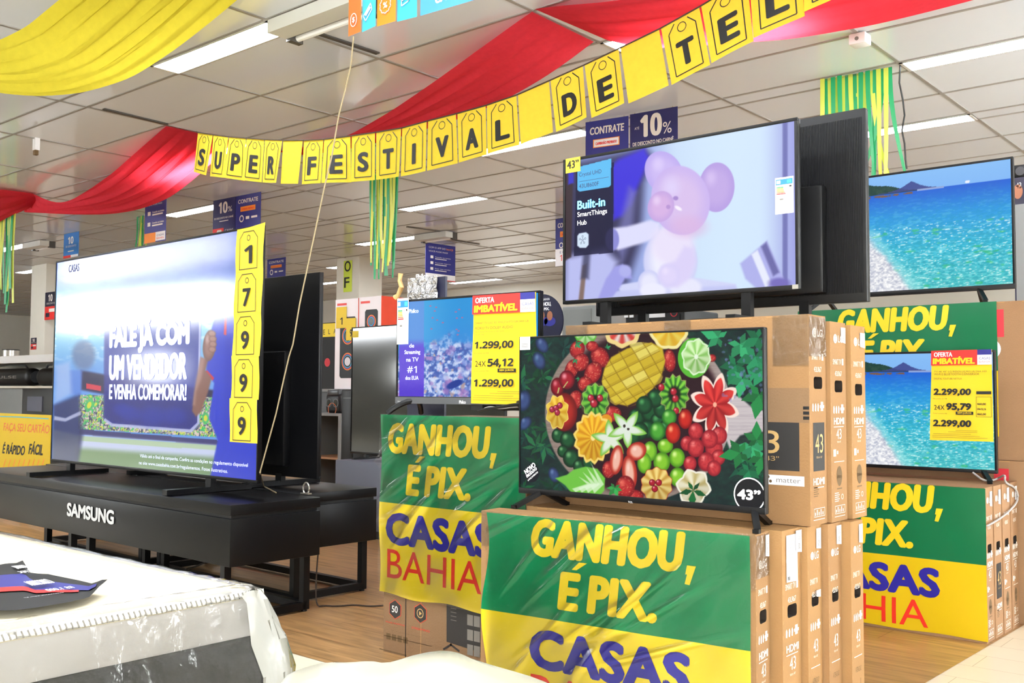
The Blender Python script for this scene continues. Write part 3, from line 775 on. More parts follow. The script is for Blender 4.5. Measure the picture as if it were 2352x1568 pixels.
# the stack on the left: one tall carton printed with icons
def front_left(pr, ff, w, h, e):
    f = Frame((-3.078, 2.83, 0), (1, 0, 0))
    L = lambda x, y: tuple(ff.uv(x, y))
    return
t = carton('tall brown carton with hexagon icons under the streaming television', (-2.33, 2.83, 0), .755, .52, .955, 0, 'card_dull', 'plain', hole=False, lines=False, group='tall carton')
fr = Frame((-3.085, 2.83, 0), (1, 0, 0)); mb = MB(); e = .001
def hexa(px, py, r, icon):
    c = fr.uv(px, py)
    mb.disc(fr, c[0], c[1], r*1.12, e, 'letter_red', n=6, a0=math.pi/2); mb.disc(fr, c[0], c[1], r*1.06, e*1.4, 'card_dull', n=6, a0=math.pi/2); mb.disc(fr, c[0], c[1], r, e*1.8, 'card_print_dark', n=6, a0=math.pi/2)
    if icon == '50': mb.text(fr, '50', c[0]-r*.5, c[1]-r*.35, c[0]+r*.45, c[1]+r*.4, e*2.4, 'white_ink', bold=.01)
    else:
        mb.ring(fr, c[0], c[1], r*.52, r*.1, e*2.4, 'letter_gold'); mb.poly(fr, [(c[0]-r*.15, c[1]-r*.24), (c[0]+r*.28, c[1]), (c[0]-r*.15, c[1]+r*.24)], e*2.4, 'letter_gold')
hexa(908, 1399, .036, '50'); hexa(966, 1408, .036, 'play')
mb.ptext(fr, 'MAIS RAPIDA', (887, 1425), (930, 1438), e, 'letter_red'); mb.ptext(fr, 'STREAMING', (946, 1438), (987, 1452), e, 'letter_red')
mb.ptext(fr, 'Perfeita para seus momentos', (902, 1447), (968, 1464), e, 'ink_brown')
a = fr.uv(882, 1458); b = fr.uv(992, 1484); mb.line(fr, [(a[0], b[1]), (b[0], b[1]), (b[0], a[1]), (a[0], a[1])], .0015, e, 'ink_brown', True)
for q in range(4): mb.rect(fr, a[0]+.015+q*.033, b[1]+.012, a[0]+.040+q*.033, a[1]-.012, e, 'ink_brown')
a = fr.uv(872, 1488); mb.rect(fr, a[0], a[1]-.004, a[0]+.16, a[1], e, 'ink_brown')
mb.rect(fr, .128, .0, .132, .955, e, 'ink_black')
mb.rect(fr, .215, .0, .218, .955, e, 'card_scuff')
mb.ppoly(fr, [(1026, 1372), (1110, 1372), (1110, 1500), (1026, 1473)], e, 'card_print_dark')
for q in range(5): c = fr.uv(1036, 1386+q*9); mb.rect(fr, c[0], c[1]-.002, c[0]+.03, c[1], e*2, 'ink_grey')
for q in range(3):
    c = fr.uv(1074, 1410+q*34); mb.rect(fr, c[0], c[1]-.04, c[0]+.03, c[1]+.0, e*2, 'ink_grey'); mb.rect(fr, c[0]+.034, c[1]-.04, c[0]+.065, c[1]+.0, e*2, 'ink_grey')
mb.line(fr, [fr.uv(1020, 1490), fr.uv(1036, 1480), fr.uv(1054, 1494)], .008, e, 'card_print_dark')
mb.build('printing', t)

# ------------------------------------------------------------------ the green and yellow banners
def banner(label, fr, u0, u1, vtop, vmid, vbot, ug, film, seed, d0=.006, wob=.004, edge=.0):
    """fr: plane of the carton face; ug: where the writing starts; vmid: where green meets yellow"""
    O = fr.p((u0+u1)/2, vbot); t = thing('banner', label, 'banner', O, math.atan2(fr.U[1], fr.U[0]), 'green and yellow sales banners')
    rs = random.Random(seed); ph = [rs.uniform(0, 6.28) for _ in range(6)]
    def warp(u, v):
        return wob*(math.sin(9*u+5*v+ph[0])*.5+math.sin(16*v-7*u+ph[1])*.4+math.sin(23*u+11*v+ph[2])*.25+math.sin(31*v+ph[3])*.12)
    W = u1-u0
    def edge_u(v): return edge*(.5+.5*math.sin(13*v+ph[4]))
    def edge_v(u): return (edge*.35+.002)*math.sin(17*u+ph[5])
    def panel(va, vb, mat, name):
        n, m = 36, 14; rows = []
        for j in range(m+1):
            b = j/m; row = []
            for i in range(n+1):
                a = i/n; v = va+(vb-va)*b
                u = u0+W*a-(1-a)**6*edge_u(v); vv = v+(edge_v(u0+W*a) if ((va == vbot and b == 0)) else 0)
                row.append(fr.p(u, vv, d0+warp(u, vv)))
            rows.append(row)
        mb = MB(); mb.grid(rows, mat); return mb.build(name, t)
    g, y = ('banner_green_film', 'banner_yellow_film') if film else ('banner_green', 'banner_yellow')
    panel(vmid, vtop, g, 'green_panel'); panel(vbot, vmid, y, 'yellow_panel')
    mb = MB(); dd = d0+.0022
    K = dict(warp=warp, cut=.05, res=3)
    X = lambda a: ug+a
    mb.text(fr, 'GANHOU', X(0), vmid+.200, X(.555), vmid+.327, dd, 'letter_yellow', bold=.054, space=1.06, slant=.12, **K)
    mb.poly(fr, [(X(.566), vmid+.170), (X(.582), vmid+.168), (X(.603), vmid+.226), (X(.574), vmid+.226), (X(.568), vmid+.199), (X(.574), vmid+.199)], dd+.002, 'letter_yellow')
    mb.text(fr, 'E', X(.112), vmid+.037, X(.190), vmid+.162, dd, 'letter_yellow', bold=.054, space=1.06, slant=.12, **K)
    mb.poly(fr, [(X(.168), vmid+.171), (X(.196), vmid+.197), (X(.226), vmid+.197), (X(.186), vmid+.171)], dd+.002, 'letter_yellow')
    mb.text(fr, 'PIX.', X(.222), vmid+.037, X(.470), vmid+.162, dd, 'letter_yellow', bold=.054, space=1.06, slant=.12, **K)
    mb.text(fr, 'CASAS', X(0), vmid-.168, X(.585), vmid-.036, dd, 'letter_blue', bold=.056, space=1.05, **K)
    mb.text(fr, 'BAHIA', X(.008), vmid-.302, X(.53), vmid-.186, dd, 'letter_red', **K)
    mb.build('lettering', t)
    if film:
        n, m = 300, 200; folds = []
        for k in range(16):
            cx, cy, a = rs.uniform(u0, u0+W*.75), rs.uniform(vmid-.1, vtop), rs.uniform(.25, .95); folds.append((cx, cy, math.sin(a), -math.cos(a), rs.uniform(.009, .016), rs.uniform(.06, .24), rs.uniform(.011, .018)))
        def fd(u, v):
            h = 0
            for cx, cy, nx, ny, w_, L_, a_ in folds:
                x = (u-cx)*nx+(v-cy)*ny; y = -(u-cx)*ny+(v-cy)*nx; h += a_*math.exp(-(x/w_)**2-(y/L_)**2)
            return h+.0025*math.sin(21*u+17*v+ph[2])+.002*math.sin(34*u-29*v+ph[1])
        rows = [[fr.p(u0-.004+(W+.012)*i/n, vbot+.001+(vtop+.003-vbot)*j/m, d0+.0095+warp(u0+W*i/n, vbot+(vtop-vbot)*j/m)+max(-.003, fd(u0+W*i/n, vbot+(vtop-vbot)*j/m))) for i in range(n+1)] for j in range(m+1)]
        mb = MB(); mb.grid(rows, 'film_clear'); mb.build('plastic_film', t)
    return t
MAT['film_clear'] = film_mat('film_clear', (255, 255, 255), .004, rough=.13, bump=.06, bscale=16)
FB = Frame((-1.361-.99*math.cos(RB), 2.698-.99*math.sin(RB), 0), (math.cos(RB), math.sin(RB), 0))
FB = Frame((-2.346, 2.603, 0), (math.cos(RB), math.sin(RB), 0))
banner('shiny green and yellow banner on the front carton below the fruit television', FB, .036, .975, .646, .316, .002, .204, True, 3, edge=.03)
FL = Frame((-3.085, 2.83, 0), (1, 0, 0))
_m = FL.uv(862, 1150)[1]; _t = FL.uv(862, 951)[1]; _b = FL.uv(862, 1357)[1]; _ug = FL.uv(892, 1000)[0]
banner('shiny green and yellow banner on the tall carton below the streaming television', FL, -.018, .752, _t, _m, _b, _ug, True, 8, edge=.012)
FR = Frame((-2.285, 4.61, 0), (1, 0, 0))
banner('creased green and yellow banner reaching the floor below the lower beach television', FR, .03, 1.035, .658, .333, .012, .258, False, 5, wob=.005)
FU = Frame((-2.25, 5.125, 0), (1, 0, 0))
_p = FU.uv(2196, 730); _p2 = FU.uv(1948, 720)[0]; _tt = FU.uv(2290, 692)[1]; _rr = FU.uv(2290, 720)[0]
banner('green and yellow banner half hidden behind the lower beach television', FU, _rr-1.0, _rr, _tt, _tt-.33, _tt-.64, _rr-.786, False, 12)

# ------------------------------------------------------------------ televisions
def tv(label, BL, U, w, h, screen=None, chin=.018, bez=.008, thick=.05, casing='black_plastic', bezel='black_plastic', res=(300, 180), smat='screen', feet=(), floor=0.0, footstyle='vee', lean=0.0, group='televisions', name='television', extra=None, footmat='black_plastic', back=False):
    U = np.array([math.cos(U), math.sin(U), 0.0]) if np.isscalar(U) else np.asarray(U, float)
    base = np.asarray(BL, float)+U*w/2; base[2] = floor
    t = thing(name, label, 'television', base, math.atan2(U[1], U[0]), group)
    fr = Frame(BL, U, np.array([lean*U[1], -lean*U[0], 1.0]) if lean else (0, 0, 1))
    mb = MB(); mb.rslab(fr, 0, 0, w, h, -.022, 0, casing, .004)
    mb.rslab(fr, w*.12, h*.05, w*.88, h*.62, -thick-.02, -.02, casing, .012)
    if back:
        for q in range(60): 
            a = .012+q*.0055; mb.slab(fr, a, .03, a+.0028, h-.03, -.0245, -.0215, casing)
            mb.slab(fr, w-a-.0028, .03, w-a, h-.03, -.0245, -.0215, casing)
    mb.build('casing', t)
    mb = MB()
    for a in ((0, 0, w, chin), (0, h-bez, w, h), (0, chin, bez, h-bez), (w-bez, chin, w, h-bez)): mb.rslab(fr, *a, -.004, .005, bezel, .0015)
    mb.build('bezel', t)
    if screen is not None:
        c = Canvas(fr, bez, chin, w-bez, h-bez, *res); screen(c); c.build('screen', t, smat)
    else:
        mb = MB(); mb.rect(fr, bez, chin, w-bez, h-bez, .001, 'screen_off'); mb.build('screen', t)
    for f in feet:
        mb = MB(); u = f
        top = fr.p(u, .012, -.012)
        if footstyle == 'vee':
            s = 1 if u > w/2 else -1
            for dy in (.088, -.115):
                e = fr.p(u+(s*.055 if dy > 0 else -s*.012), 0, -.012+dy); e = np.array([e[0], e[1], floor+.006]); mb.bar(top, e, .02, .016, footmat); mb.bar(e-np.array([0, 0, 0.0]), e+fr.N*(.012 if dy > 0 else -.012), .02, .012, footmat)
        elif footstyle == 'arch':
            for dy in (.075, -.13):
                pts = []
                for k in range(7):
                    a = k/6; q = fr.p(u+(-.09 if u < w/2 else .09)*a**1.2, .0, -.012+dy*a); q[2] = floor+.0135+(top[2]-floor-.0135)*(1-a**2.2); pts.append(q)
                mb.tube(pts, .012, footmat, 8)
        elif footstyle == 'bar':
            a = fr.p(u, 0, .24); b = fr.p(u, 0, -.24); a[2] = b[2] = floor+.014; mb.bar(a, b, .045, .026, footmat); q = fr.p(u, 0, -.012); mb.bar(np.array([q[0], q[1], floor+.02]), top, .05, .03, footmat, up=tuple(fr.N))
        elif footstyle == 'post':
            q = np.array([top[0], top[1], floor+.004]); mb.bar(top, q, .035, .025, footmat, up=tuple(fr.N)); a = fr.p(u, 0, .11); b = fr.p(u, 0, -.13); a[2] = b[2] = floor+.006; mb.bar(a, b, .035, .011, footmat)
        mb.build('leg', t)
    if extra: extra(t, fr, w, h)
    return t, fr
MAT['screen_off'] = M('screen_off', (8, 8, 10), rough=.09, var=0, spec=.6)

# --- picture: carved fruit on a round board
def pic_fruit(c):
    n = vnoise(c.X*.03, c.Y*.03, 5); n2 = vnoise(c.X*.09, c.Y*.12, 9)
    base = np.stack([14+20*n, 30+46*n*n2*1.6, 34+38*n2*n], -1)/255; c.img = base
    rs = random.Random(4)
    for k in range(34):   # dim leaves at the left edge and lower corners
        x = rs.uniform(1196, 1300); y = rs.uniform(770, 1160); c.leaf(x, y, rs.uniform(26, 48), rs.uniform(0, 360), rs.choice([(20, 84, 44), (24, 70, 60), (16, 60, 34), (34, 104, 60)]), n=5, spread=220, w=.14, op=.85)
    for x, y, r, ro in ((1245, 792, 13, 60), (1238, 828, 14, 70), (1203, 920, 16, 100), (1272, 1090, 12, 70), (1206, 972, 12, 130)): c.ell(x, y, r, r*1.5, (66, 84, 150), ro-90, hi=(120, 140, 200), lo=(30, 40, 80), op=.8)
    for k in range(16):
        x = rs.uniform(1665, 1760); y = rs.uniform(1040, 1180); c.leaf(x, y, rs.uniform(24, 46), rs.uniform(0, 360), rs.choice([(14, 60, 40), (20, 80, 56), (24, 96, 60)]), n=5, spread=200, w=.13, op=.8)
    # board
    c.ell(1466, 948, 214, 204, (150, 132, 122), soft=.01); m = c.X > 1600
    bd = ((np.hypot((c.X-1466)/214, (c.Y-948)/204) < 1)).astype(float); g = vnoise(c.X*.02, c.Y*.5, 3)
    c.mixin(bd*.35*sm(.4, .7, g), (112, 92, 84)); c.mixin(bd*.6*sm(1600, 1680, c.X), (196, 184, 186))
    c.poly([(1668, 900), (1700, 912), (1730, 938), (1762, 944), (1762, 992), (1730, 990), (1700, 1000), (1676, 1030), (1664, 1000)], (204, 194, 196), soft=3)
    c.mixin(((c.X > 1664) & (c.X < 1764) & (c.Y > 905) & (c.Y < 1010)).astype(float)*.16*sm(.5, .7, vnoise(c.X*.01, c.Y*.6, 12)), (120, 110, 120))
    c.ell(1470, 950, 190, 188, (44, 16, 24), soft=.05)
    # top row
    c.ell(1345, 770, 24, 22, (150, 214, 120), hi=(215, 245, 190), lo=(80, 170, 50)); c.flower(1345, 768, 26, 25, 7, 10, (190, 236, 165), (120, 200, 90), (100, 190, 60))
    c.flower(1430, 752, 47, 48, 8, 20, (226, 70, 60), (250, 232, 224), (240, 214, 140), notch=.1, rimw=.22, core=(250, 240, 225))
    c.flower(1536, 756, 46, 49, 7, 12, (244, 190, 40), (250, 222, 90), (244, 232, 160), notch=.1, rimw=.16)
    # strawberries, cherries
    def straw(x, y, rx, ry, ro=0, k=0):
        c.ell(x, y, rx, ry, (188, 44, 44), ro, hi=(232, 104, 88), lo=(120, 14, 24)); 
        d = vnoise(c.X*.42+k, c.Y*.42, 21, 1); mm = (np.hypot(((c.X-x)*math.cos(math.radians(ro))+(c.Y-y)*math.sin(math.radians(ro)))/rx, (-(c.X-x)*math.sin(math.radians(ro))+(c.Y-y)*math.cos(math.radians(ro)))/ry) < .9)
        c.mixin(mm*sm(.72, .86, d)*.5, (248, 180, 130))
    for a in ((1326, 802, 17, 20, 20), (1313, 848, 15, 24, 20), (1334, 832, 18, 21, 30), (1378, 820, 20, 25, -30), (1362, 856, 19, 27, 25), (1344, 882, 17, 18, 0), (1322, 918, 16, 22, 10), (1405, 950, 22, 18, 0), (1360, 795, 14, 12, 0), (1538, 828, 14, 26, -5), (1635, 822, 10, 9, 0), (1398, 1078, 15, 20, 0), (1500, 1160, 18, 14, 0), (1456, 1140, 22, 16, 0)): straw(*a, k=a[0])
    for a in ((1322, 790, 20, 10), (1394, 800, 14, -60), (1322, 825, 14, 100), (1334, 930, 16, 30), (1330, 868, 10, 140)): c.leaf(a[0], a[1], a[2], a[3], (40, 130, 80), n=4, spread=150, w=.2)
    c.ell(1280, 888, 15, 21, (158, 22, 40), hi=(226, 120, 130), lo=(90, 8, 20)); c.ell(1302, 872, 18, 22, (168, 26, 42), hi=(240, 150, 160), lo=(96, 8, 22))
    for a, b in (((1304, 876), (1294, 890)), ((1284, 890), (1281, 903))): c.poly([(a[0]-1.5, a[1]), (a[0]+1.5, a[1]), (b[0]+1.5, b[1]), (b[0]-1.5, b[1])], (190, 180, 110))
    # mango hedgehog
    c.poly([(1478, 790), (1496, 786), (1522, 800), (1528, 830), (1520, 860), (1500, 892), (1470, 918), (1440, 932), (1412, 926), (1392, 904), (1382, 876), (1388, 846), (1404, 820), (1440, 800)], (206, 178, 38), soft=2.5)
    mm = np.hypot(((c.X-1455)*.66+(c.Y-860)*-.75)/84, ((c.X-1455)*.75+(c.Y-860)*.66)/64) < .98
    A = ((c.X-1455)*.80+(c.Y-860)*-.60)/27+.2*np.sin(c.Y*.03); B = ((c.X-1455)*.45+(c.Y-860)*.89)/22
    fa, fb = A-np.floor(A), B-np.floor(B); gap = (1-sm(.03, .12, np.minimum(fa, fb)))
    tone = lattice(31)[(np.floor(A)+20).astype(int) % 64, (np.floor(B)+20).astype(int) % 64]
    c.mixin(mm*(tone > .5)*.55, (228, 206, 70)); c.mixin(mm*(tone > .82)*.5, (240, 230, 140)); c.mixin(mm*gap*.75, (140, 108, 14)); c.mixin(mm*(fb > .78)*.35, (160, 130, 20))
    # dark grapes in the shade, limes
    for x, y in ((1462, 958), (1492, 948), (1512, 968), (1488, 985), (1470, 990), (1520, 940), (1505, 915), (1480, 930), (1452, 1000), (1530, 985)): c.ell(x, y, 19, 21, (22, 84, 42), hi=(80, 160, 90), lo=(8, 40, 20))
    for x, y, r in ((1282, 1000, 15), (1304, 1010, 18), (1293, 1036, 13), (1312, 1052, 19), (1330, 1070, 14), (1350, 1062, 14)): c.ell(x, y, r, r*1.12, (26, 84, 44), hi=(110, 170, 110), lo=(8, 36, 20))
    # kiwi, lime, grapefruit
    c.ell(1367, 921, 34, 42, (70, 60, 40), soft=.04); c.flower(1367, 921, 33, 43, 11, 8, (120, 200, 64), (40, 110, 34), (150, 180, 90), notch=.16, rimw=.06, core=(26, 34, 16), coreR=.36)
    for x, y, r in ((1357, 914, 7.5), (1378, 914, 7.5), (1364, 926, 8.5)): c.ell(x, y, r, r*1.15, (190, 40, 60), hi=(250, 190, 190), lo=(120, 10, 30))
    c.flower(1549, 905, 36, 48, 13, 0, (128, 206, 62), (34, 100, 30), (150, 150, 90), notch=.18, rimw=.06, core=(22, 30, 14), coreR=.42)
    for x, y, r in ((1519, 889, 7.5), (1547, 899, 7.5), (1551, 915, 7.5), (1553, 943, 7)): c.ell(x, y, r, r*1.15, (190, 34, 52), hi=(250, 170, 170), lo=(120, 10, 26))
    c.ell(1594, 822, 37, 46, (90, 186, 50), soft=.03); c.flower(1599, 819, 35, 44, 8, 12, (206, 236, 178), (140, 200, 100), (222, 246, 205), notch=.14, rimw=.10, core=(232, 246, 220), coreR=.14)
    c.flower(1642, 929, 58, 76, 8, 6, (220, 58, 52), (166, 22, 28), (250, 228, 214), notch=.42, rimw=.16, core=(248, 180, 150), coreR=.08, pointed=1.3)
    # yellow apple flower, orange wheel, star fruit
    c.ell(1296, 946, 30, 44, (176, 40, 30), lo=(110, 14, 12)); c.flower(1280, 946, 28, 42, 8, 0, (236, 200, 76), (214, 160, 30), (246, 220, 110), notch=.2, rimw=.06)
    for x, y in ((1268, 940), (1277, 937), (1286, 931), (1280, 947)): c.ell(x, y, 6.5, 7.5, (176, 40, 70), hi=(250, 170, 180), lo=(110, 10, 30))
    c.ell(1392, 965, 14, 14, (226, 150, 30)); c.flower(1362, 1005, 46, 62, 14, 5, (240, 190, 44), (214, 140, 14), (246, 214, 110), notch=.14, rimw=.12, core=(248, 226, 150), coreR=.12)
    c.star(1402, 1008, 46, 5, -12, (226, 234, 216), (120, 190, 60), inner=.40, power=1.3); c.star(1440, 984, 48, 5, 22, (224, 234, 220), (126, 196, 66), inner=.38, power=1.3)
    c.ell(1434, 978, 3, 4, (60, 50, 40)); c.ell(1443, 985, 3, 3, (60, 50, 40))
    # grapes, red grapes, raspberries
    for x, y, rx, ry in ((1537, 958, 17, 19), (1510, 990, 18, 22), (1493, 1036, 16, 23), (1528, 1024, 18, 17), (1556, 1095, 18, 22), (1480, 1063, 16, 24), (1520, 1061, 19, 23), (1555, 1051, 18, 22)):
        b = y > 1010; c.ell(x, y, rx, ry, (134, 200, 44) if b else (76, 168, 50), hi=(220, 246, 150) if b else (170, 226, 130), lo=(70, 140, 14) if b else (30, 100, 26))
    c.ell(1574, 962, 16, 23, (206, 36, 22), hi=(250, 160, 120), lo=(130, 10, 10)); c.ell(1546, 994, 17, 24, (210, 42, 20), hi=(250, 170, 120), lo=(140, 14, 8))
    for x, y, r in ((1598, 990, 17), (1578, 1018, 15), (1640, 1030, 20), (1652, 1000, 18), (1630, 1008, 19), (1598, 1028, 19), (1650, 1050, 16), (1622, 1060, 19), (1585, 1064, 15), (1640, 1075, 16)):
        c.ell(x, y, r, r*1.15, (206, 56, 60), hi=(244, 130, 124), lo=(140, 18, 34)); mm = np.hypot((c.X-x)/r, (c.Y-y)/(r*1.15)) < .9; c.mixin(mm*sm(.55, .75, vnoise(c.X*.3, c.Y*.3, 41, 1))*.35, (150, 20, 36))
    # cut strawberries, carved apple leaf, lower flowers
    for x, y, rx, ry, ro in ((1416, 1056, 15, 34, 8), (1462, 1036, 24, 20, -35), (1446, 1085, 17, 40, -5)):
        c.ell(x, y, rx, ry, (214, 90, 64), ro, lo=(170, 40, 30)); c.ell(x, y, rx*.55, ry*.72, (240, 184, 164), ro, hi=(250, 214, 200), soft=.3)
    straw(1436, 1118, 22, 26, 0, 7)
    c.leaf(1412, 1120, 26, 100, (50, 150, 70), n=6, spread=260, w=.24)
    c.poly([(1275, 1098), (1302, 1090), (1318, 1078), (1345, 1071), (1372, 1076), (1390, 1098), (1388, 1126), (1376, 1140), (1345, 1140), (1318, 1138), (1298, 1114)], (112, 194, 66), soft=2)
    for k in range(4):
        o = 9*k; c.poly([(1314+o*1.6, 1122-o*.2), (1348+o, 1111-o*.1), (1330+o, 1095-o*1.2), (1350+o*.9, 1106-o*.6), (1360+o, 1112), (1322+o*1.6, 1130+o*.1)], (226, 246, 214), op=.75, soft=1.5)
    c.flower(1508, 1113, 38, 42, 10, 0, (232, 206, 122), (196, 150, 60), (190, 40, 30), notch=.12, rimw=.03, core=(226, 200, 120)); 
    for x, y in ((1498, 1108), (1513, 1108), (1504, 1122)): c.ell(x, y, 7.5, 8, (176, 24, 44), hi=(250, 160, 170), lo=(110, 8, 24))
    c.flower(1593, 1118, 42, 44, 6, 20, (226, 220, 190), (186, 170, 110), (244, 240, 222), notch=.2, rimw=.12); c.leaf(1592, 1126, 44, 95, (20, 92, 44), n=5, spread=290, w=.2)
    # right-hand maple leaves
    for a in ((1650, 775, 44, 200), (1700, 790, 52, 60), (1742, 776, 44, 150), (1690, 838, 50, 110), (1735, 818, 60, 100), (1752, 850, 44, 120), (1705, 870, 46, 100), (1744, 906, 58, 100), (1726, 1025, 58, 60), (1700, 1040, 50, 170), (1748, 1050, 44, 100), (1738, 1010, 44, -90), (1720, 1080, 40, 100)):
        c.leaf(*a, rs.choice([(34, 130, 84), (26, 112, 70), (46, 150, 96), (30, 120, 60)]), n=5, spread=250, w=.27)
    for k in range(40):
        x = rs.uniform(1660, 1756); y = rs.uniform(772, 920); c.ell(x, y, rs.uniform(2, 5), rs.uniform(2, 5), (120, 130, 190), op=.45)
    c.ell(1722, 1138, 36, 41, (30, 30, 32), soft=.02); c.ell(1222, 1086, 17, 21, (24, 24, 34), soft=.03)
    c.img *= (1-.0*c.UU[..., None])

def fruit_extra(t, fr, w, h):
    mb = MB(); a = fr.uv(1722, 1136); mb.ring(fr, a[0], a[1], .052, .0035, .0022, 'glow_white', n=40); mb.ptext(fr, '43”', (1694, 1122), (1748, 1150), .0022, 'glow_white', bold=.045)
    q = fr.uv(1221, 1080); mb.text(fr, 'NOVO', q[0]-.034, q[1]-.002, q[0]+.022, q[1]+.016, .0022, 'glow_white', bold=.025, rot=.62); mb.text(fr, 'PRODUTO', q[0]-.026, q[1]-.012, q[0]+.030, q[1]-.002, .0022, 'glow_white', bold=.03, rot=.62); mb.text(fr, 'LANÇAMENTO', q[0]-.020, q[1]-.024, q[0]+.036, q[1]-.017, .0022, 'glow_white', rot=.62)
    mb.build('screen_graphics', t)
    mb = MB(); mb.ptext(fr, 'TCL', (1445, 1150), (1456, 1155), .0062, 'white', bold=.02); mb.build('brand_mark', t)
    mb = MB(); a = fr.uv(1197, 774); b = fr.uv(1220, 803); mb.slab(fr, a[0], b[1], b[0], a[1], .0055, .0065, 'paper_white')
    for q in range(6): mb.rect(fr, a[0]+.008, a[1]-.01-.0055*q, b[0]-.01, a[1]-.008-.0055*q, .007, 'ink_grey' if q > 2 else 'label_pale')
    mb.build('barcode_label', t)
MAT['glow_white'] = M('glow_white', (250, 250, 250), var=0, emit=1.0*SCREEN); MAT['glow_navy'] = M('glow_navy', (16, 20, 60), var=0, emit=.6*SCREEN)
MAT['glow_cyan'] = M('glow_cyan', (110, 210, 250), var=0, emit=1.0*SCREEN); MAT['glow_pale'] = M('glow_pale', (196, 204, 250), var=0, emit=1.0*SCREEN)

def wl(pxL, pxR, Y):
    a, b = PY(*pxL, Y), PY(*pxR, Y); return a, b
# the fruit television: it stands on the first lower cartons
A = PY(1195, 1137, 2.80); B = PY(1761, 1182, 2.80)
_w = B[0]-A[0]; _z = .698
tv('black television showing carved fruit, standing on the lower cartons', (A[0], 2.795, _z), 0.0, _w, PY(1478, 762, 2.795)[2]-_z, pic_fruit, chin=.020, bez=.006, thick=.05, res=(600, 380), feet=(.10, _w-.045), floor=.652, footstyle='vee', extra=fruit_extra)

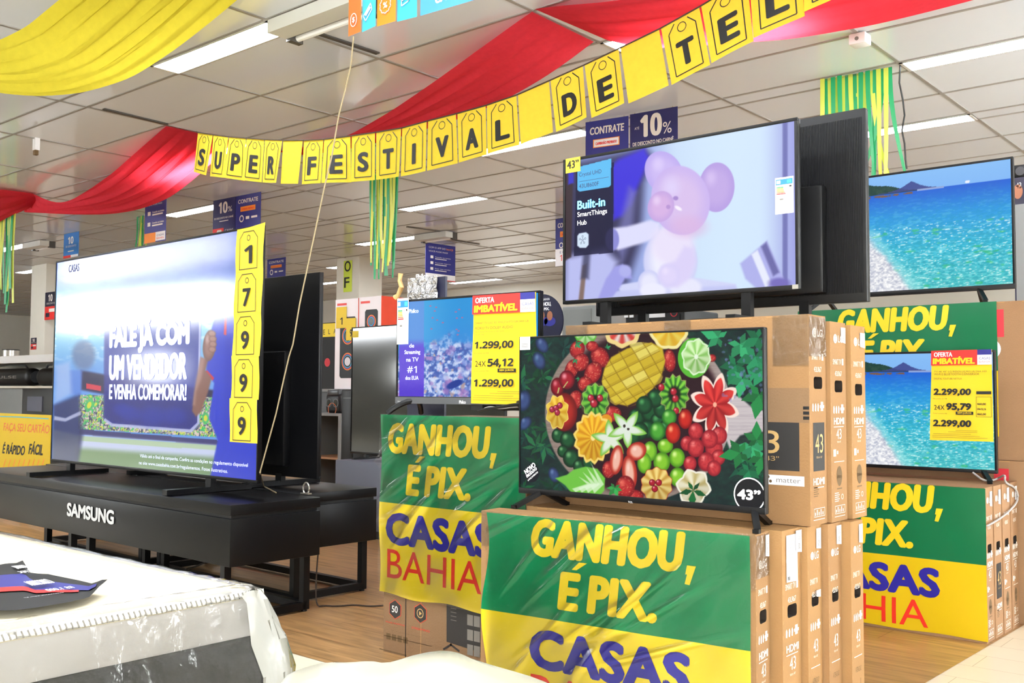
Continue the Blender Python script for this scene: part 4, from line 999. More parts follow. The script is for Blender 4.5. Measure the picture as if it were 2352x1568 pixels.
# --- picture: pale toy bear on a blue and white set
def pic_bear(c):
    x, y = c.X, c.Y
    g = sm(1420, 1700, x); c.img = (np.stack([150+60*g, 165+65*g, 225+28*g], -1))/255
    c.mixin(sm(1480, 1560, x)*sm(1800, 1600, x)*.7, (214, 236, 253)); c.mixin(sm(1740, 1840, x)*.85, (150, 150, 222)); c.mixin(sm(1795, 1800, x)*(1-sm(1806, 1812, x))*.6, (80, 78, 150))
    c.poly([(1296, 380), (1480, 340), (1500, 360), (1478, 420), (1470, 560), (1440, 650), (1296, 700)], (58, 56, 92), soft=16)
    c.poly([(1420, 365), (1480, 340), (1492, 362), (1478, 400), (1465, 430), (1450, 470), (1432, 496), (1408, 505), (1404, 380)], (62, 48, 222), soft=8)
    c.poly([(1445, 430), (1462, 440), (1452, 540), (1430, 600), (1412, 560)], (128, 128, 190), op=.7, soft=12)
    c.poly([(1298, 590), (1390, 570), (1420, 600), (1400, 700), (1296, 702)], (186, 190, 240), soft=14)
    c.poly([(1338, 610), (1348, 605), (1340, 690), (1328, 695)], (120, 90, 70), op=.8, soft=3); c.poly([(1340, 580), (1356, 575), (1352, 640), (1334, 640)], (60, 60, 90), op=.8, soft=6)
    c.poly([(1296, 400), (1316, 396), (1312, 590), (1296, 600)], (60, 42, 44), op=.9, soft=3); c.poly([(1305, 395), (1318, 392), (1318, 420), (1305, 424)], (60, 56, 200), soft=3)
    # table and gloved hand
    c.poly([(1415, 655), (1560, 632), (1690, 652), (1688, 665), (1440, 690)], (210, 214, 248), soft=3); c.poly([(1410, 668), (1690, 655), (1700, 680), (1400, 700)], (196, 200, 244), soft=4)
    c.poly([(1372, 690), (1392, 640), (1412, 612), (1430, 606), (1448, 620), (1452, 640), (1436, 640), (1424, 660), (1408, 680)], (160, 160, 232), soft=4); c.ell(1436, 622, 14, 14, (176, 178, 238), soft=.3)
    # shiny stand at the lower right
    c.poly([(1700, 605), (1762, 552), (1800, 640), (1790, 660), (1740, 665), (1712, 640)], (176, 178, 236), soft=4); c.poly([(1726, 584), (1740, 574), (1772, 650), (1758, 660)], (232, 236, 252), soft=3); c.poly([(1748, 566), (1760, 556), (1790, 625), (1776, 634)], (110, 108, 170), soft=4); c.ell(1790, 650, 24, 12, (120, 110, 190), soft=.4)
    # the toy
    pk, pl, wh = (212, 190, 240), (230, 214, 248), (240, 240, 254)
    c.ell(1525, 397, 42, 52, (205, 186, 244), -28, hi=(220, 204, 250), lo=(190, 172, 240), soft=.03); c.ell(1646, 430, 41, 57, (196, 172, 232), 4, hi=(214, 192, 242), lo=(184, 160, 228), soft=.03)
    c.poly([(1405, 524), (1440, 520), (1495, 505), (1515, 512), (1512, 545), (1470, 560), (1420, 574), (1402, 566)], (222, 222, 252), soft=5); c.ell(1406, 550, 16, 26, (140, 140, 214), soft=.15)
    c.ell(1540, 600, 62, 75, wh, hi=(250, 244, 254), lo=(206, 208, 246), soft=.06); c.ell(1545, 560, 48, 50, (234, 226, 250), soft=.3)
    c.ell(1491, 650, 26, 30, (232, 232, 252), lo=(204, 206, 246), soft=.08); c.ell(1500, 668, 30, 18, (236, 236, 254), soft=.2); c.ell(1575, 660, 36, 22, (232, 232, 252), soft=.2)
    c.poly([(1572, 565), (1592, 570), (1598, 600), (1584, 640), (1556, 660), (1528, 658), (1514, 636), (1520, 612), (1552, 598)], (220, 210, 248), soft=7); c.ell(1536, 632, 25, 26, (224, 214, 250), hi=(234, 224, 253), lo=(216, 208, 248), soft=.25)
    c.ell(1563, 460, 67, 80, (218, 194, 238), -12, hi=(224, 210, 250), lo=(204, 182, 240), soft=.03); c.ell(1580, 520, 40, 24, (222, 184, 226), soft=.6, op=.7)
    c.ell(1518, 474, 30, 36, (216, 180, 230), 18, hi=(232, 206, 244), lo=(200, 168, 228), soft=.05)
    c.ell(1552, 455, 6, 5, (170, 140, 210), soft=.3); c.ell(1535, 475, 5, 5, (186, 150, 214), soft=.3); c.ell(1558, 478, 9, 4, (248, 240, 254), 30, soft=.4)
    # caption column
    c.poly([(1324, 392), (1410, 372), (1408, 580), (1318, 588)], (18, 16, 52), op=.80)
    c.poly([(1326, 384), (1404, 364), (1403, 425), (1398, 430), (1332, 440), (1326, 436)], (98, 192, 246))
    c.poly([(1326, 542), (1330, 536), (1346, 533), (1352, 538), (1352, 562), (1346, 569), (1332, 569), (1326, 564)], (214, 232, 250), soft=1.5)
def bear_extra(t, fr, w, h):
    mb = MB(); d = .0024
    mb.ptext(fr, 'Crystal UHD', (1331, 397), (1382, 403), d, 'glow_navy'); mb.ptext(fr, '43U8600F', (1331, 424), (1375, 424), d, 'glow_navy') if False else None
    def tx(s, x0, y0, x1, y1, hgt, m, **k):
        a = fr.uv(x0, y0); b = fr.uv(x1, y1); mb.text(fr, s, a[0], a[1], b[0], a[1]+hgt, d, m, **k)
    mb.v, mb.f, mb.m, mb.sm = [], [], [], []
    tx('Crystal UHD', 1331, 409, 1382, 399, .020, 'glow_navy'); tx('43U8600F', 1331, 433, 1376, 423, .016, 'glow_navy')
    a = fr.uv(1331, 418); b = fr.uv(1399, 406); mb.rect(fr, a[0], a[1], b[0], a[1]+.0015, d, 'glow_navy')
    tx('Built-in', 1327, 482, 1391, 470, .034, 'glow_cyan', bold=.03); tx('SmartThings', 1327, 502, 1395, 492, .024, 'glow_white'); tx('Hub', 1327, 518, 1348, 514, .018, 'glow_white')
    q = fr.uv(1339, 551); mb.ring(fr, q[0], q[1], .0042, .0014, d, 'glow_navy', n=14)
    for k in range(5):
        an = math.radians(90+72*k); u, v = q[0]+.013*math.cos(an), q[1]+.014*math.sin(an); mb.ring(fr, u, v, .0042, .0014, d, 'glow_navy', n=14); mb.line(fr, [(q[0]+.004*math.cos(an), q[1]+.004*math.sin(an)), (u-.004*math.cos(an), v-.004*math.sin(an))], .0014, d, 'glow_navy')
    mb.build('screen_graphics', t)
    mb = MB(); a = fr.uv(1302, 366); b = fr.uv(1335, 391); mb.slab(fr, a[0], b[1]-.004, b[0], a[1], .0055, .007, 'yellow_tag'); mb.ptext(fr, '43”', (1305, 371), (1332, 385), .0075, 'ink_black', bold=.03); mb.build('size_sticker', t)
    mb = MB(); energy(mb, fr, (1781, 410), (1824, 488), .003); mb.build('energy_label', t)
    mb = MB(); a = fr.uv(1822, 664); mb.slab(fr, a[0], a[1], a[0]+.02, a[1]+.014, .004, .008, 'steel'); mb.build('corner_clip', t)
def energy(mb, fr, tl, br, d):
    a = fr.uv(*tl); b = fr.uv(*br); W = b[0]-a[0]; H = a[1]-b[1]; R = lambda x0, y0, x1, y1, m, e=.0006: mb.rect(fr, a[0]+x0*W, a[1]-y1*H, a[0]+x1*W, a[1]-y0*H, d+e, m)
    R(0, 0, 1, 1, 'paper_white', 0); R(.04, .05, .96, .2, 'label_blue'); R(.08, .08, .3, .17, 'paper_white', .001); R(.66, .08, .9, .17, 'teal', .001)
    for q, (L, m) in enumerate(((.5, 'label_green'), (.5, 'label_lime'), (.54, 'yellow_tag'), (.56, 'label_orange'), (.62, 'orange_dark'), (.66, 'poster_red'))): R(.08, .26+.036*q, .08+L*.75, .285+.036*q, m)
    R(.78, .24, .90, .28, 'ink_black'); R(.25, .58, .45, .62, 'ink_grey'); R(.25, .66, .36, .67, 'ink_grey'); R(.66, .74, .85, .75, 'label_pale'); R(.62, .86, .85, .87, 'label_pale')
A = PY(1294, 699, 3.07); B = PY(1836, 664, 3.07); _zt = PY(1303.5, 366, 3.07)[2]; _zb = A[2]
tv('black television with a pale toy bear picture, on the upper cartons', (A[0], 3.07, _zb), 0.0, B[0]-A[0], _zt-_zb, pic_bear, chin=.014, bez=.011, thick=.055, res=(460, 280), feet=(.19, B[0]-A[0]-.19), floor=1.307, footstyle='post', extra=bear_extra)
# the television standing back to back with it
def back_extra(t, fr, w, h):
    mb = MB(); mb.rslab(fr, w*.30, h*.12, w*.42, h*.30, -.085, -.02, 'black_matte'); mb.build('socket_panel', t)
A = PY(1998, 693, 3.30); _top = PY(1990, 250, 3.30)[2]; xr = A[0]
tv('large black television seen from its ribbed back, behind the toy bear one', (xr, 3.30, A[2]), math.pi, 1.10, _top-A[2], None, chin=.016, bez=.008, thick=.045, feet=(.22, .88), floor=1.292, footstyle='post', extra=back_extra, back=True)

# --- picture: clear green water on a pebble beach
def pic_beach(c):
    U, V = c.UU, c.VV; W = c.img
    hor = .845+.0*U
    sky = np.stack([96+40*V, 150+40*V, 236+10*V], -1)/255
    k = np.clip((hor-V)/hor, 0, 1)[..., None]
    deep, mid, shal, near = np.array([30, 96, 214]), np.array([40, 150, 226]), np.array([60, 190, 220]), np.array([90, 205, 205])
    sea = np.where(k < .25, deep+(mid-deep)*k/.25, np.where(k < .6, mid+(shal-mid)*(k-.25)/.35, shal+(near-shal)*(k-.6)/.4))/255
    c.img = np.where((V > hor)[..., None], sky, sea)
    a = vnoise(U*46, V*90, 3); b = vnoise(U*80, V*160, 8, 2); dep = np.clip(k[..., 0]*1.4, 0, 1)
    c.mixin((V < hor)*dep*sm(.52, .72, a)*.55, (176, 246, 246)); c.mixin((V < hor)*dep*sm(.55, .35, b)*.5, (30, 150, 170)); c.mixin((V < hor-.3)*sm(.66, .8, b)*.8, (226, 252, 246))
    c.mixin((V < .55)*sm(.72, .85, vnoise(U*22, V*40, 19, 2))*.6, (60, 190, 110))
    shore = .46-2.1*(U-.373)+.03*np.sin(U*19)+.10*(vnoise(U*14, V*14, 2)-.5); s_ = sm(-.06, .08, shore-V)
    pb = vnoise(U*120, V*90, 33, 2); bc = np.stack([160+120*pb, 166+112*pb, 190+80*pb], -1)/255
    c.img = c.img*(1-s_[..., None])+bc*s_[..., None]; c.mixin((1-np.abs(sm(-.16, .06, shore-V)-.5)*2)*.45, (200, 246, 244))
    hill = hor+.10*np.exp(-((U-.33)/.15)**2)+.02*np.exp(-((U-.48)/.05)**2)+.012*(vnoise(U*40, V*0+.5, 7)-.5)
    c.mixin(((V > hor-.005) & (V < hill) & (U < .60)).astype(float), (30, 66, 58)); c.mixin(((V > hor) & (V < hill) & (U < .60))*sm(.5, .7, vnoise(U*60, V*60, 14))*.5, (60, 90, 70))
    h2 = hor+.078*np.exp(-np.abs((U-.575)/.055)**1.3); c.mixin(((V > hor-.002) & (V < h2) & (U < .72)).astype(float)*.9, (60, 70, 140))
    c.mixin(((np.abs(V-hor+.004) < .006) & (U > .60) & (U < .72)).astype(float)*.7, (190, 200, 226))
    rk = (hor-.026)+.012*(vnoise(U*50, V*0+2.5, 4)-.2); c.mixin(((np.abs(V-rk) < .009) & (U < .58)).astype(float)*sm(.35, .5, vnoise(U*30, V*8, 6)), (120, 92, 70))
    c.mixin((np.hypot((U-.82)/.010, (V-hor-.015)/.012) < 1).astype(float), (236, 240, 250))
A = PY(2333, 662, 5.22); xr = A[0]; _zt = PY(2320, 360, 5.22)[2]; _h = _zt-A[2]
tv('upper black television showing a beach, on the tall carton stack', (xr-1.13, 5.22, A[2]), 0.0, 1.13, _h, pic_beach, chin=.024, bez=.011, thick=.07, res=(330, 190), feet=(.18, .96), floor=1.504, footstyle='vee')
A = PY(2291, 1088, 4.90); xr = A[0]; _zt = PY(2293, 803, 4.90)[2]; _h = _zt-A[2]
tv('lower black television showing a beach behind a yellow price sheet', (xr-.965, 4.90, A[2]), 0.0, .965, _h, pic_beach, chin=.016, bez=.010, thick=.06, res=(330, 190), feet=(.12, .90), floor=.662, footstyle='vee')

# --- picture: coral reef with a violet side column
def pic_reef(c):
    x, y = c.X, c.Y; t = sm(690, 930, y)
    c.img = np.stack([46+30*t, 150-20*t, 220+0*t], -1)/255; c.mixin(sm(1060, 930, x)*sm(860, 760, y)*.6, (110, 196, 240))
    n = vnoise(x*.05, y*.05, 3); n2 = vnoise(x*.16, y*.16, 11, 3)
    reef = sm(0, 40, y-(1150-x)*.0-(760+.35*np.abs(x-1030)+46*(n-.5)))
    c.mixin(reef*.9, (120, 150, 214)); c.mixin(reef*sm(.5, .66, n2), (206, 216, 246)); c.mixin(reef*sm(.5, .36, n2)*.8, (66, 90, 170)); c.mixin(reef*sm(.62, .74, vnoise(x*.07, y*.09, 23))*.9, (176, 140, 196)); c.mixin(reef*sm(.66, .76, vnoise(x*.08, y*.06, 29))*.7, (216, 176, 150))
    rs = random.Random(8)
    for k in range(46): c.ell(rs.uniform(985, 1090), rs.uniform(790, 905), rs.uniform(4, 9), rs.uniform(4, 8), rs.choice([(214, 224, 248), (130, 150, 220), (160, 120, 190), (90, 110, 190)]), rs.uniform(0, 90), op=.6, soft=.3)
    c.ell(1044, 882, 20, 8, (34, 60, 150), -25, soft=.2)
    for k in range(14): c.ell(rs.uniform(980, 1080), rs.uniform(690, 780), 2.6, 1.4, (220, 90, 120), op=.7)
    c.mixin(((x > 918) & (x < 974)).astype(float)*.62, (120, 150, 230)); c.mixin(((x > 917) & (x < 974) & (y > 775)).astype(float)*sm(775, 800, y)*.9, (110, 84, 220)); c.mixin(((x > 917) & (x < 974)).astype(float)*sm(860, 905, y)*.6, (70, 40, 200))
def reef_extra(t, fr, w, h):
    mb = MB()
    for s, a, b in (('de', (941, 789), (952, 798)), ('Streaming', (930, 804), (966, 815)), ('na TV', (934, 821), (962, 830)), ('#1', (936, 841), (958, 856)), ('dos EUA', (932, 863), (962, 872)), ('Philco', (940, 710), (962, 718))): mb.ptext(fr, s, a, b, .0022, 'glow_pale', bold=.01)
    mb.build('screen_graphics', t)
    mb = MB(); mb.ptext(fr, 'Philco', (1057, 919), (1072, 927), .0062, 'white', bold=.02); mb.ptext(fr, 'Roku TV', (916, 920), (931, 923), .0062, 'label_pale'); mb.build('brand_mark', t)
    mb = MB(); energy(mb, fr, (915, 686), (940, 790), .0062); mb.build('energy_label', t)
    mb = MB(); mb.slab(fr, w*.55, -.022, w*.63, .0, -.02, .0, 'black_matte'); mb.build('receiver', t)
A = PY(912.6, 926, 2.93); B = PY(1241, 928, 2.96); _zt = PY(917, 690, 2.93)[2]
ang = math.atan2(.035, B[0]-A[0])
tv('small black streaming television with a coral reef, price sheet over half of it', (A[0], 2.925, A[2]), ang, B[0]-A[0], _zt-A[2], pic_reef, chin=.030, bez=.009, thick=.06, bezel='black_plastic', res=(250, 180), feet=(.10, .64), floor=.956, footstyle='arch', extra=lambda t, fr, w, h: (MB().slab(fr, 0, 0, w, .027, .004, .008, 'soundbar_grey').build('lower_trim', t), reef_extra(t, fr.shift(0, 0, .003), w, h)))

# --- picture: stadium advert on the huge television
def pic_stadium(c):
    x, y = c.X, c.Y; n = vnoise(x*.02, y*.03, 2)
    t = sm(520, 760, y); c.img = np.stack([40+50*t+20*n, 60+80*t+30*n, 170+50*t+20*n], -1)/255
    c.mixin(sm(640, 700, y)*sm(880, 760, y)*.8, (150, 214, 236)); c.mixin(sm(.5, .7, vnoise(x*.05, y*.12, 31))*sm(650, 720, y)*sm(860, 780, y)*.6, (226, 246, 252))
    c.poly([(148, 600), (218, 586), (218, 626), (146, 634)], (130, 136, 196), op=.8); c.poly([(190, 598), (218, 592), (218, 618), (190, 622)], (66, 60, 214), op=.9)
    c.poly([(130, 640), (160, 634), (215, 625), (215, 650), (150, 652)], (90, 100, 110), op=.8, soft=4)
    # stands and crowd
    c.poly([(186, 850), (240, 860), (520, 900), (520, 935), (240, 905), (186, 895)], (36, 34, 80), soft=4); c.poly([(198, 880), (232, 886), (232, 898), (198, 892)], (214, 60, 84), soft=1)
    crowd = ((y > 906+.02*(x-190)) & (y < 985+.06*(x-190)) & (x > 180) & (x < 520)).astype(float)
    q = vnoise(x*.35, y*.25, 5, 1); q2 = vnoise(x*.4+9, y*.3, 15, 1)
    c.mixin(crowd, (120, 130, 150)); c.mixin(crowd*sm(.55, .65, q), (220, 220, 90)); c.mixin(crowd*sm(.6, .7, q2), (60, 190, 110)); c.mixin(crowd*sm(.4, .3, q), (220, 200, 190)); c.mixin(crowd*sm(.36, .26, q2), (60, 70, 100))
    for px, py, r, s in ((205, 930, 16, 20), (208, 910, 7, -60), (472, 960, 14, 0), (220, 928, 9, 40)): c.ell(px, py, r*.6, r, (70, 190, 110), s, op=.85); c.ell(px, py, r*.3, r*.5, (236, 220, 60), s, op=.85)
    c.poly([(182, 985), (520, 1012), (520, 1024), (182, 998)], (60, 60, 120)); c.poly([(180, 998), (520, 1024), (520, 1064), (176, 1040)], (196, 206, 236), soft=5)
    c.poly([(175, 1028), (520, 1052), (520, 1100), (170, 1068)], (120, 150, 110), soft=9); c.mixin(((y > 1000+.07*(x-180)) & (y < 1012+.07*(x-180)) & (x > 176) & (x < 520))*.6, (170, 200, 130))
    # phone-shaped card
    card = [(240, 700), (462, 690), (462, 730), (456, 970), (448, 986), (428, 990), (258, 975), (238, 962)]
    c.poly(card, (46, 50, 150), op=.85, soft=3); c.poly([(240, 905), (456, 915), (452, 975), (436, 986), (262, 972), (240, 960)], (34, 40, 130), op=.8, soft=8); c.poly([(238, 965), (256, 979), (440, 993), (458, 972), (462, 690), (458, 690), (453, 970), (436, 986), (258, 972), (241, 960)], (190, 196, 236), op=.85, soft=1)
    for px, py, r in ((300, 950, 22), (350, 955, 30), (400, 955, 26), (280, 940, 18)): c.ell(px, py, r, r*.7, (40, 56, 170), soft=.6, op=.7)
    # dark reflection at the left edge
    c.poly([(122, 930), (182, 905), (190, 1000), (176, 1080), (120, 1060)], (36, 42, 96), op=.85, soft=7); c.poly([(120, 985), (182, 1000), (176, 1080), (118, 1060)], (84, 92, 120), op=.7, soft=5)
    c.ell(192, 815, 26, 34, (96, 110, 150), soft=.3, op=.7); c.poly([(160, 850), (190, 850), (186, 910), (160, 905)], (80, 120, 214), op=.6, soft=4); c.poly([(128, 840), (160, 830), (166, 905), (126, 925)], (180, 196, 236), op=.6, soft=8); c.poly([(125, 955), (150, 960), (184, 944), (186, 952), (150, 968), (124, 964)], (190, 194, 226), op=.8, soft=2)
    # the man in the blue shirt with a raised fist
    c.poly([(492, 730), (515, 712), (560, 716), (610, 730), (600, 1110), (480, 1110), (500, 1010), (480, 960), (492, 880), (474, 850), (476, 800)], (42, 62, 206), soft=3)
    c.poly([(520, 760), (540, 800), (536, 1000), (515, 1000)], (30, 44, 180), op=.5, soft=12); c.poly([(516, 722), (521, 722), (520, 770), (514, 768)], (214, 40, 70), soft=1); c.poly([(522, 720), (540, 716), (538, 764), (522, 766)], (70, 80, 210), soft=2); c.poly([(470, 852), (476, 850), (492, 868), (488, 874)], (206, 40, 70), soft=1)
    c.poly([(461, 820), (478, 826), (472, 850), (486, 868), (478, 900), (462, 945), (450, 957), (441, 944), (446, 900), (456, 850)], (134, 92, 84), soft=3); c.poly([(461, 820), (470, 824), (462, 870), (450, 900), (448, 930), (442, 930), (450, 870)], (176, 136, 132), op=.7, soft=5)
    c.ell(481, 793, 15, 36, (150, 110, 104), 6, hi=(196, 160, 156), lo=(120, 84, 80), soft=.08)
    for k in range(4): c.ell(487+2*math.sin(k), 766+12*k, 9, 7, (170, 128, 120), 10, lo=(130, 90, 84), soft=.2)
def stadium_extra(t, fr, w, h):
    mb = MB()
    for s, a, b, bo in (('FALE JÁ COM', (253, 738), (436, 806), .05), ('UM VENDEDOR', (252, 815), (430, 872), .05), ('E VENHA COMEMORAR!', (252, 882), (429, 920), .035)):
        A = fr.uv(*a); B = fr.uv(*b); mb.text(fr, s, A[0], B[1], B[0], A[1], .0024, 'glow_soft', bold=bo)
    a = fr.uv(322, 1058); b = fr.uv(570, 1084); mb.text(fr, 'Válido até o final da campanha. Confira as condições no regulamento disponível', a[0], fr.uv(322, 1052)[1], b[0], fr.uv(322, 1042)[1], .0024, 'glow_soft')
    a = fr.uv(320, 1070); b = fr.uv(524, 1084); mb.text(fr, 'no site www.casasbahia.com.br/regulamentos. Fotos ilustrativas.', a[0], fr.uv(320, 1068)[1], b[0], fr.uv(320, 1058)[1], .0024, 'glow_soft')
    mb.ptext(fr, 'CASAS', (159, 609), (182, 622), .0024, 'glow_navy')
    mb.build('screen_graphics', t)
MAT['glow_soft'] = M('glow_soft', (206, 212, 246), var=0, emit=.85*SCREEN)
A = PY(117, 1055, 2.90); B = PY(592, 1113, 2.87); _zb = (A[2]+B[2])/2-.003; _zt = (PY(143.6, 596, 2.90)[2]+PY(614, 516, 2.87)[2])/2
ang = math.atan2(-.03, B[0]-A[0])
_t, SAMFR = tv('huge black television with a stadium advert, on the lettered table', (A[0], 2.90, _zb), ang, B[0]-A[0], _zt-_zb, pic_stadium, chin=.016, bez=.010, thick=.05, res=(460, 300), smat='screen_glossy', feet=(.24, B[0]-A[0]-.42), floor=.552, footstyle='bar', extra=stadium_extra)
A = PY(735, 1100, 3.36); _zt = PY(743, 625, 3.36)[2]
tv('black television turned away on the rear display table', (A[0], 3.36, A[2]), math.pi+.0, 1.88, _zt-A[2], None, chin=.014, bez=.008, thick=.05, feet=(.32, 1.5), floor=.552, footstyle='bar')

# ------------------------------------------------------------------ paper price strip and price sheets
def tag_outline(mb, fr, u0, v0, w, h, d, mat='ink_black', lw=.0022, hole=True):
    c = .22*w
    mb.line(fr, [(u0, v0), (u0+w, v0), (u0+w, v0+h*.82), (u0+w-c, v0+h), (u0+c, v0+h), (u0, v0+h*.82)], lw, d, mat, True)
    if hole: mb.ring(fr, u0+w/2, v0+h*.83, .10*w, lw, d, mat, n=22)
fr = SAMFR; a = fr.uv(548, 530); b = fr.uv(612, 517); c = fr.uv(530, 1014); e = fr.uv(588, 1018)
u0 = a[0]; u1 = b[0]-.002; vt = b[1]-.005; vb = c[1]
t = thing('price_strip', 'tall yellow paper strip of five digits down the huge television', 'price sign', fr.p((u0+u1)/2, vb, .006), math.atan2(fr.U[1], fr.U[0]))
hh = (vt-vb)/5
for k, s in enumerate('17999'):
    v1 = vt-hh*k; v0 = v1-hh; o = -.012*k
    mb = MB(); rows = []
    for j in range(5):
        v = v0+(hh+.006)*j/4; rows.append([fr.p(u0+o*.6+(u1-u0)*i/6, v, .0108+.004*math.sin(i*1.1+j+k)*(.5 if 0 < i < 6 else 1)+.0008*(4-j)/4) for i in range(7)])
    mb.grid(rows, 'yellow_tag'); sh = mb.build('price_sheet', t)
    mb = MB(); w = (u1-u0)
    tag_outline(mb, fr, u0+o*.6+.16*w, v0+.05*hh, .64*w, .88*hh, .0165, lw=.0038); 
    mb.text(fr, s, u0+o*.6+.33*w, v0+.17*hh, u0+o*.6+.62*w, v0+.60*hh, .0165, 'ink_black', bold=.035); mb.build('printed_digit', sh)
mb = MB(); mb.poly(fr, [(u0+.05, vt), (u1, vt), (u1+.004, vt+.018), (u0+.09, vt+.006)], .008, 'yellow_tag'); mb.build('folded_edge', t)

def price_sheet(label, fr, tl, tr, br, bl, d, lines, price, per, split):
    """printed yellow offer sheet with a red heading"""
    q = [fr.uv(*p) for p in (tl, tr, br, bl)]
    def at(a, b):   # a across, b down
        return q[0]*(1-a)*(1-b)+q[1]*a*(1-b)+q[2]*a*b+q[3]*(1-a)*b
    base = fr.p(*((q[2]+q[3])/2), d); t = thing('price_poster', label, 'price sign', base, math.atan2(fr.U[1], fr.U[0]), 'yellow offer sheets')
    n = 8; mb = MB(); mb.grid([[fr.p(*at(i/n, 1-j/n), d+.004*math.sin(3*i/n*3.1+j*.8)*(.3+.7*abs(i/n-.5))) for i in range(n+1)] for j in range(n+1)], 'yellow_paper'); mb.build('paper_sheet', t)
    dd = d+.0065
    def R(a0, b0, a1, b1, m, e=0): mb.add([fr.p(*at(a, b), dd+e) for a, b in ((a0, b1), (a1, b1), (a1, b0), (a0, b0))], [(0, 1, 2, 3)], m)
    def TX(s, a0, b0, a1, b1, m, **k):
        A = at(a0, b1); B = at(a1, b0); mb.text(fr, s, A[0], A[1], B[0], B[1], dd+.001, m, **k)
    mb = MB(); R(0, 0, .77, split, 'poster_red'); R(.77, 0, 1, split*.35, 'navy'); R(.77, split*.35, 1, split, 'paper_white')
    TX('OFERTA', .05, split*.12, .36, split*.42, 'white', bold=.03); TX('IMBATÍVEL', .03, split*.42, .73, split*.92, 'letter_yellow', bold=.05, slant=.06)
    TX('CASAS', .80, split*.50, .98, split*.66, 'navy'); TX('BAHIA', .80, split*.74, .98, split*.88, 'pale_red'); mb.build('heading', t)
    mb = MB()
    for s, b0, b1, a1 in lines: TX(s, .06, b0, a1, b1, 'ink_brown')
    for k, (s, b0, b1) in enumerate(((price, .425, .505), (per, .585, .672), (price, .772, .855))):
        if k == 1: TX('24X', .07, b0+.022, .24, b1-.012, 'ink_black'); TX(s, .26, b0, .66, b1, 'ink_black', bold=.05, slant=.1)
        else: TX(s, .05, b0, .66, b1, 'ink_black', bold=.05, slant=.1)
    TX('Parcelado em R$', .05, .53, .28, .543, 'ink_brown'); TX('Total a prazo R$', .05, .695, .28, .708, 'ink_brown')
    R(.42, .678, .70, .712, 'ink_black'); TX('SEM JUROS', .45, .684, .67, .706, 'yellow_paper', bold=.02)
    for k, (b, a0, a1) in enumerate(((.885, .42, .76), (.902, .30, .76), (.925, .06, .66), (.945, .04, .80), (.965, .04, .92))): R(a0, b, a1, b+.003, 'ink_brown')
    mb.build('lettering', t); return t, at, R, TX, dd
mt('pale_red', (240, 130, 120), var=0)
frp = Frame(PY(912.6, 926, 2.93)+np.array([0, 0, 0]), (math.cos(ang*0+math.atan2(.035, .70)), math.sin(math.atan2(.035, .70)), 0))
_al = math.atan2(.035, PY(1241, 928, 2.96)[0]-PY(912.6, 926, 2.93)[0]); _bl = PY(912.6, 926, 2.93)
frp = Frame((_bl[0], 2.925, _bl[2]), (math.cos(_al), math.sin(_al), 0))
price_sheet('yellow offer sheet with price 1.299,00 covering half the coral television', frp, (1093, 680), (1236, 671), (1240, 930), (1087, 926), .0135,
            (('SMART TV LED 32" PHILCO PTV32K34RKGB', .245, .268, .90), ('ROKU TV DOLBY AUDIO', .290, .318, .66), ('PROCESSADOR QUAD CORE HDMI', .333, .346, .52), ('WI-FI USB', .360, .370, .2)), '1.299,00', '54,12', .175)
_p = PY(2291, 1088, 4.90); frq = Frame((_p[0]-.965, 4.90, _p[2]), (1, 0, 0))
_x = price_sheet('yellow offer sheet with price 2.299,00 taped on the lower beach television', frq, (2142, 806), (2280, 802), (2284, 1014), (2138, 1010), .0135,
            (('TV 4K 43" LG RESOLUÇÃO ULTRA HD', .225, .247, .92), ('WI-FI E BLUETOOTH CONVERSOR', .255, .275, .80), ('DIGITAL YOUTUBE NETFLIX', .305, .322, .52)), '2.299,00', '95,79', .165)
mb = MB(); MBx = mb
def R2(a0, b0, a1, b1, m, e=0):
    at = _x[1]; mb.add([frq.p(*at(a, b), _x[4]+e) for a, b in ((a0, b1), (a1, b1), (a1, b0), (a0, b0))], [(0, 1, 2, 3)], m)
R2(.75, .455, .985, .487, 'ink_black')
for a in ((.745, .515, .75, .735), (.98, .515, .985, .735), (.745, .515, .985, .518), (.745, .732, .985, .735)): R2(*a, 'ink_black')
at = _x[1]
for s, b in (('460,00', .595), ('24x19,16', .65), ('460,00', .705)):
    A = at(.76, b+.012); B = at(.90, b-.012); mb.text(frq, s, A[0], A[1], B[0], B[1], _x[4]+.001, 'ink_black', bold=.03)
mb.build('credit_box', _x[0])

# ------------------------------------------------------------------ bunting of yellow tags
_A = PD(447, 303, 1); _A = C0+(_A-C0)*(7.0/np.dot(MCAM[2], _A-C0)); _B = PD(1516, 65, 5.0)
_bn = np.cross(_B-_A, (0, 0, 1)); _bn /= np.linalg.norm(_bn)
frb = Frame(_A, (_B-_A)*np.array([1, 1, 0]))
TOPS = [(454, 303), (490, 308), (526, 313), (566, 316), (608, 319), (650, 321), (697, 321), (744, 319), (807, 311), (863, 303), (923, 293), (982, 277), (1049, 260), (1117, 241), (1188, 217), (1263, 184), (1341, 149), (1423, 110), (1516, 65), (1608, 14), (1718, -52), (1838, -120), (1966, -196)]
BOTS = [(440, 393), (479, 404), (518, 409), (558, 414), (598, 418), (640, 421), (690, 423), (740, 421), (806, 418), (862, 413), (918, 405), (981, 393), (1052, 374), (1120, 355), (1194, 332), (1273, 303), (1353, 270), (1440, 238), (1540, 196), (1634, 148), (1732, 92), (1848, 32), (1972, -34)]
t = thing('bunting', 'string of yellow lettered price tag sheets swooping across the ceiling', 'bunting', frb.p(*frb.uv(1000, 300)), math.atan2(frb.U[1], frb.U[0]))
rs = random.Random(2)
MAT['tag_paper'] = cloth_mat('tag_paper', (240, 216, 70), .5, 30)
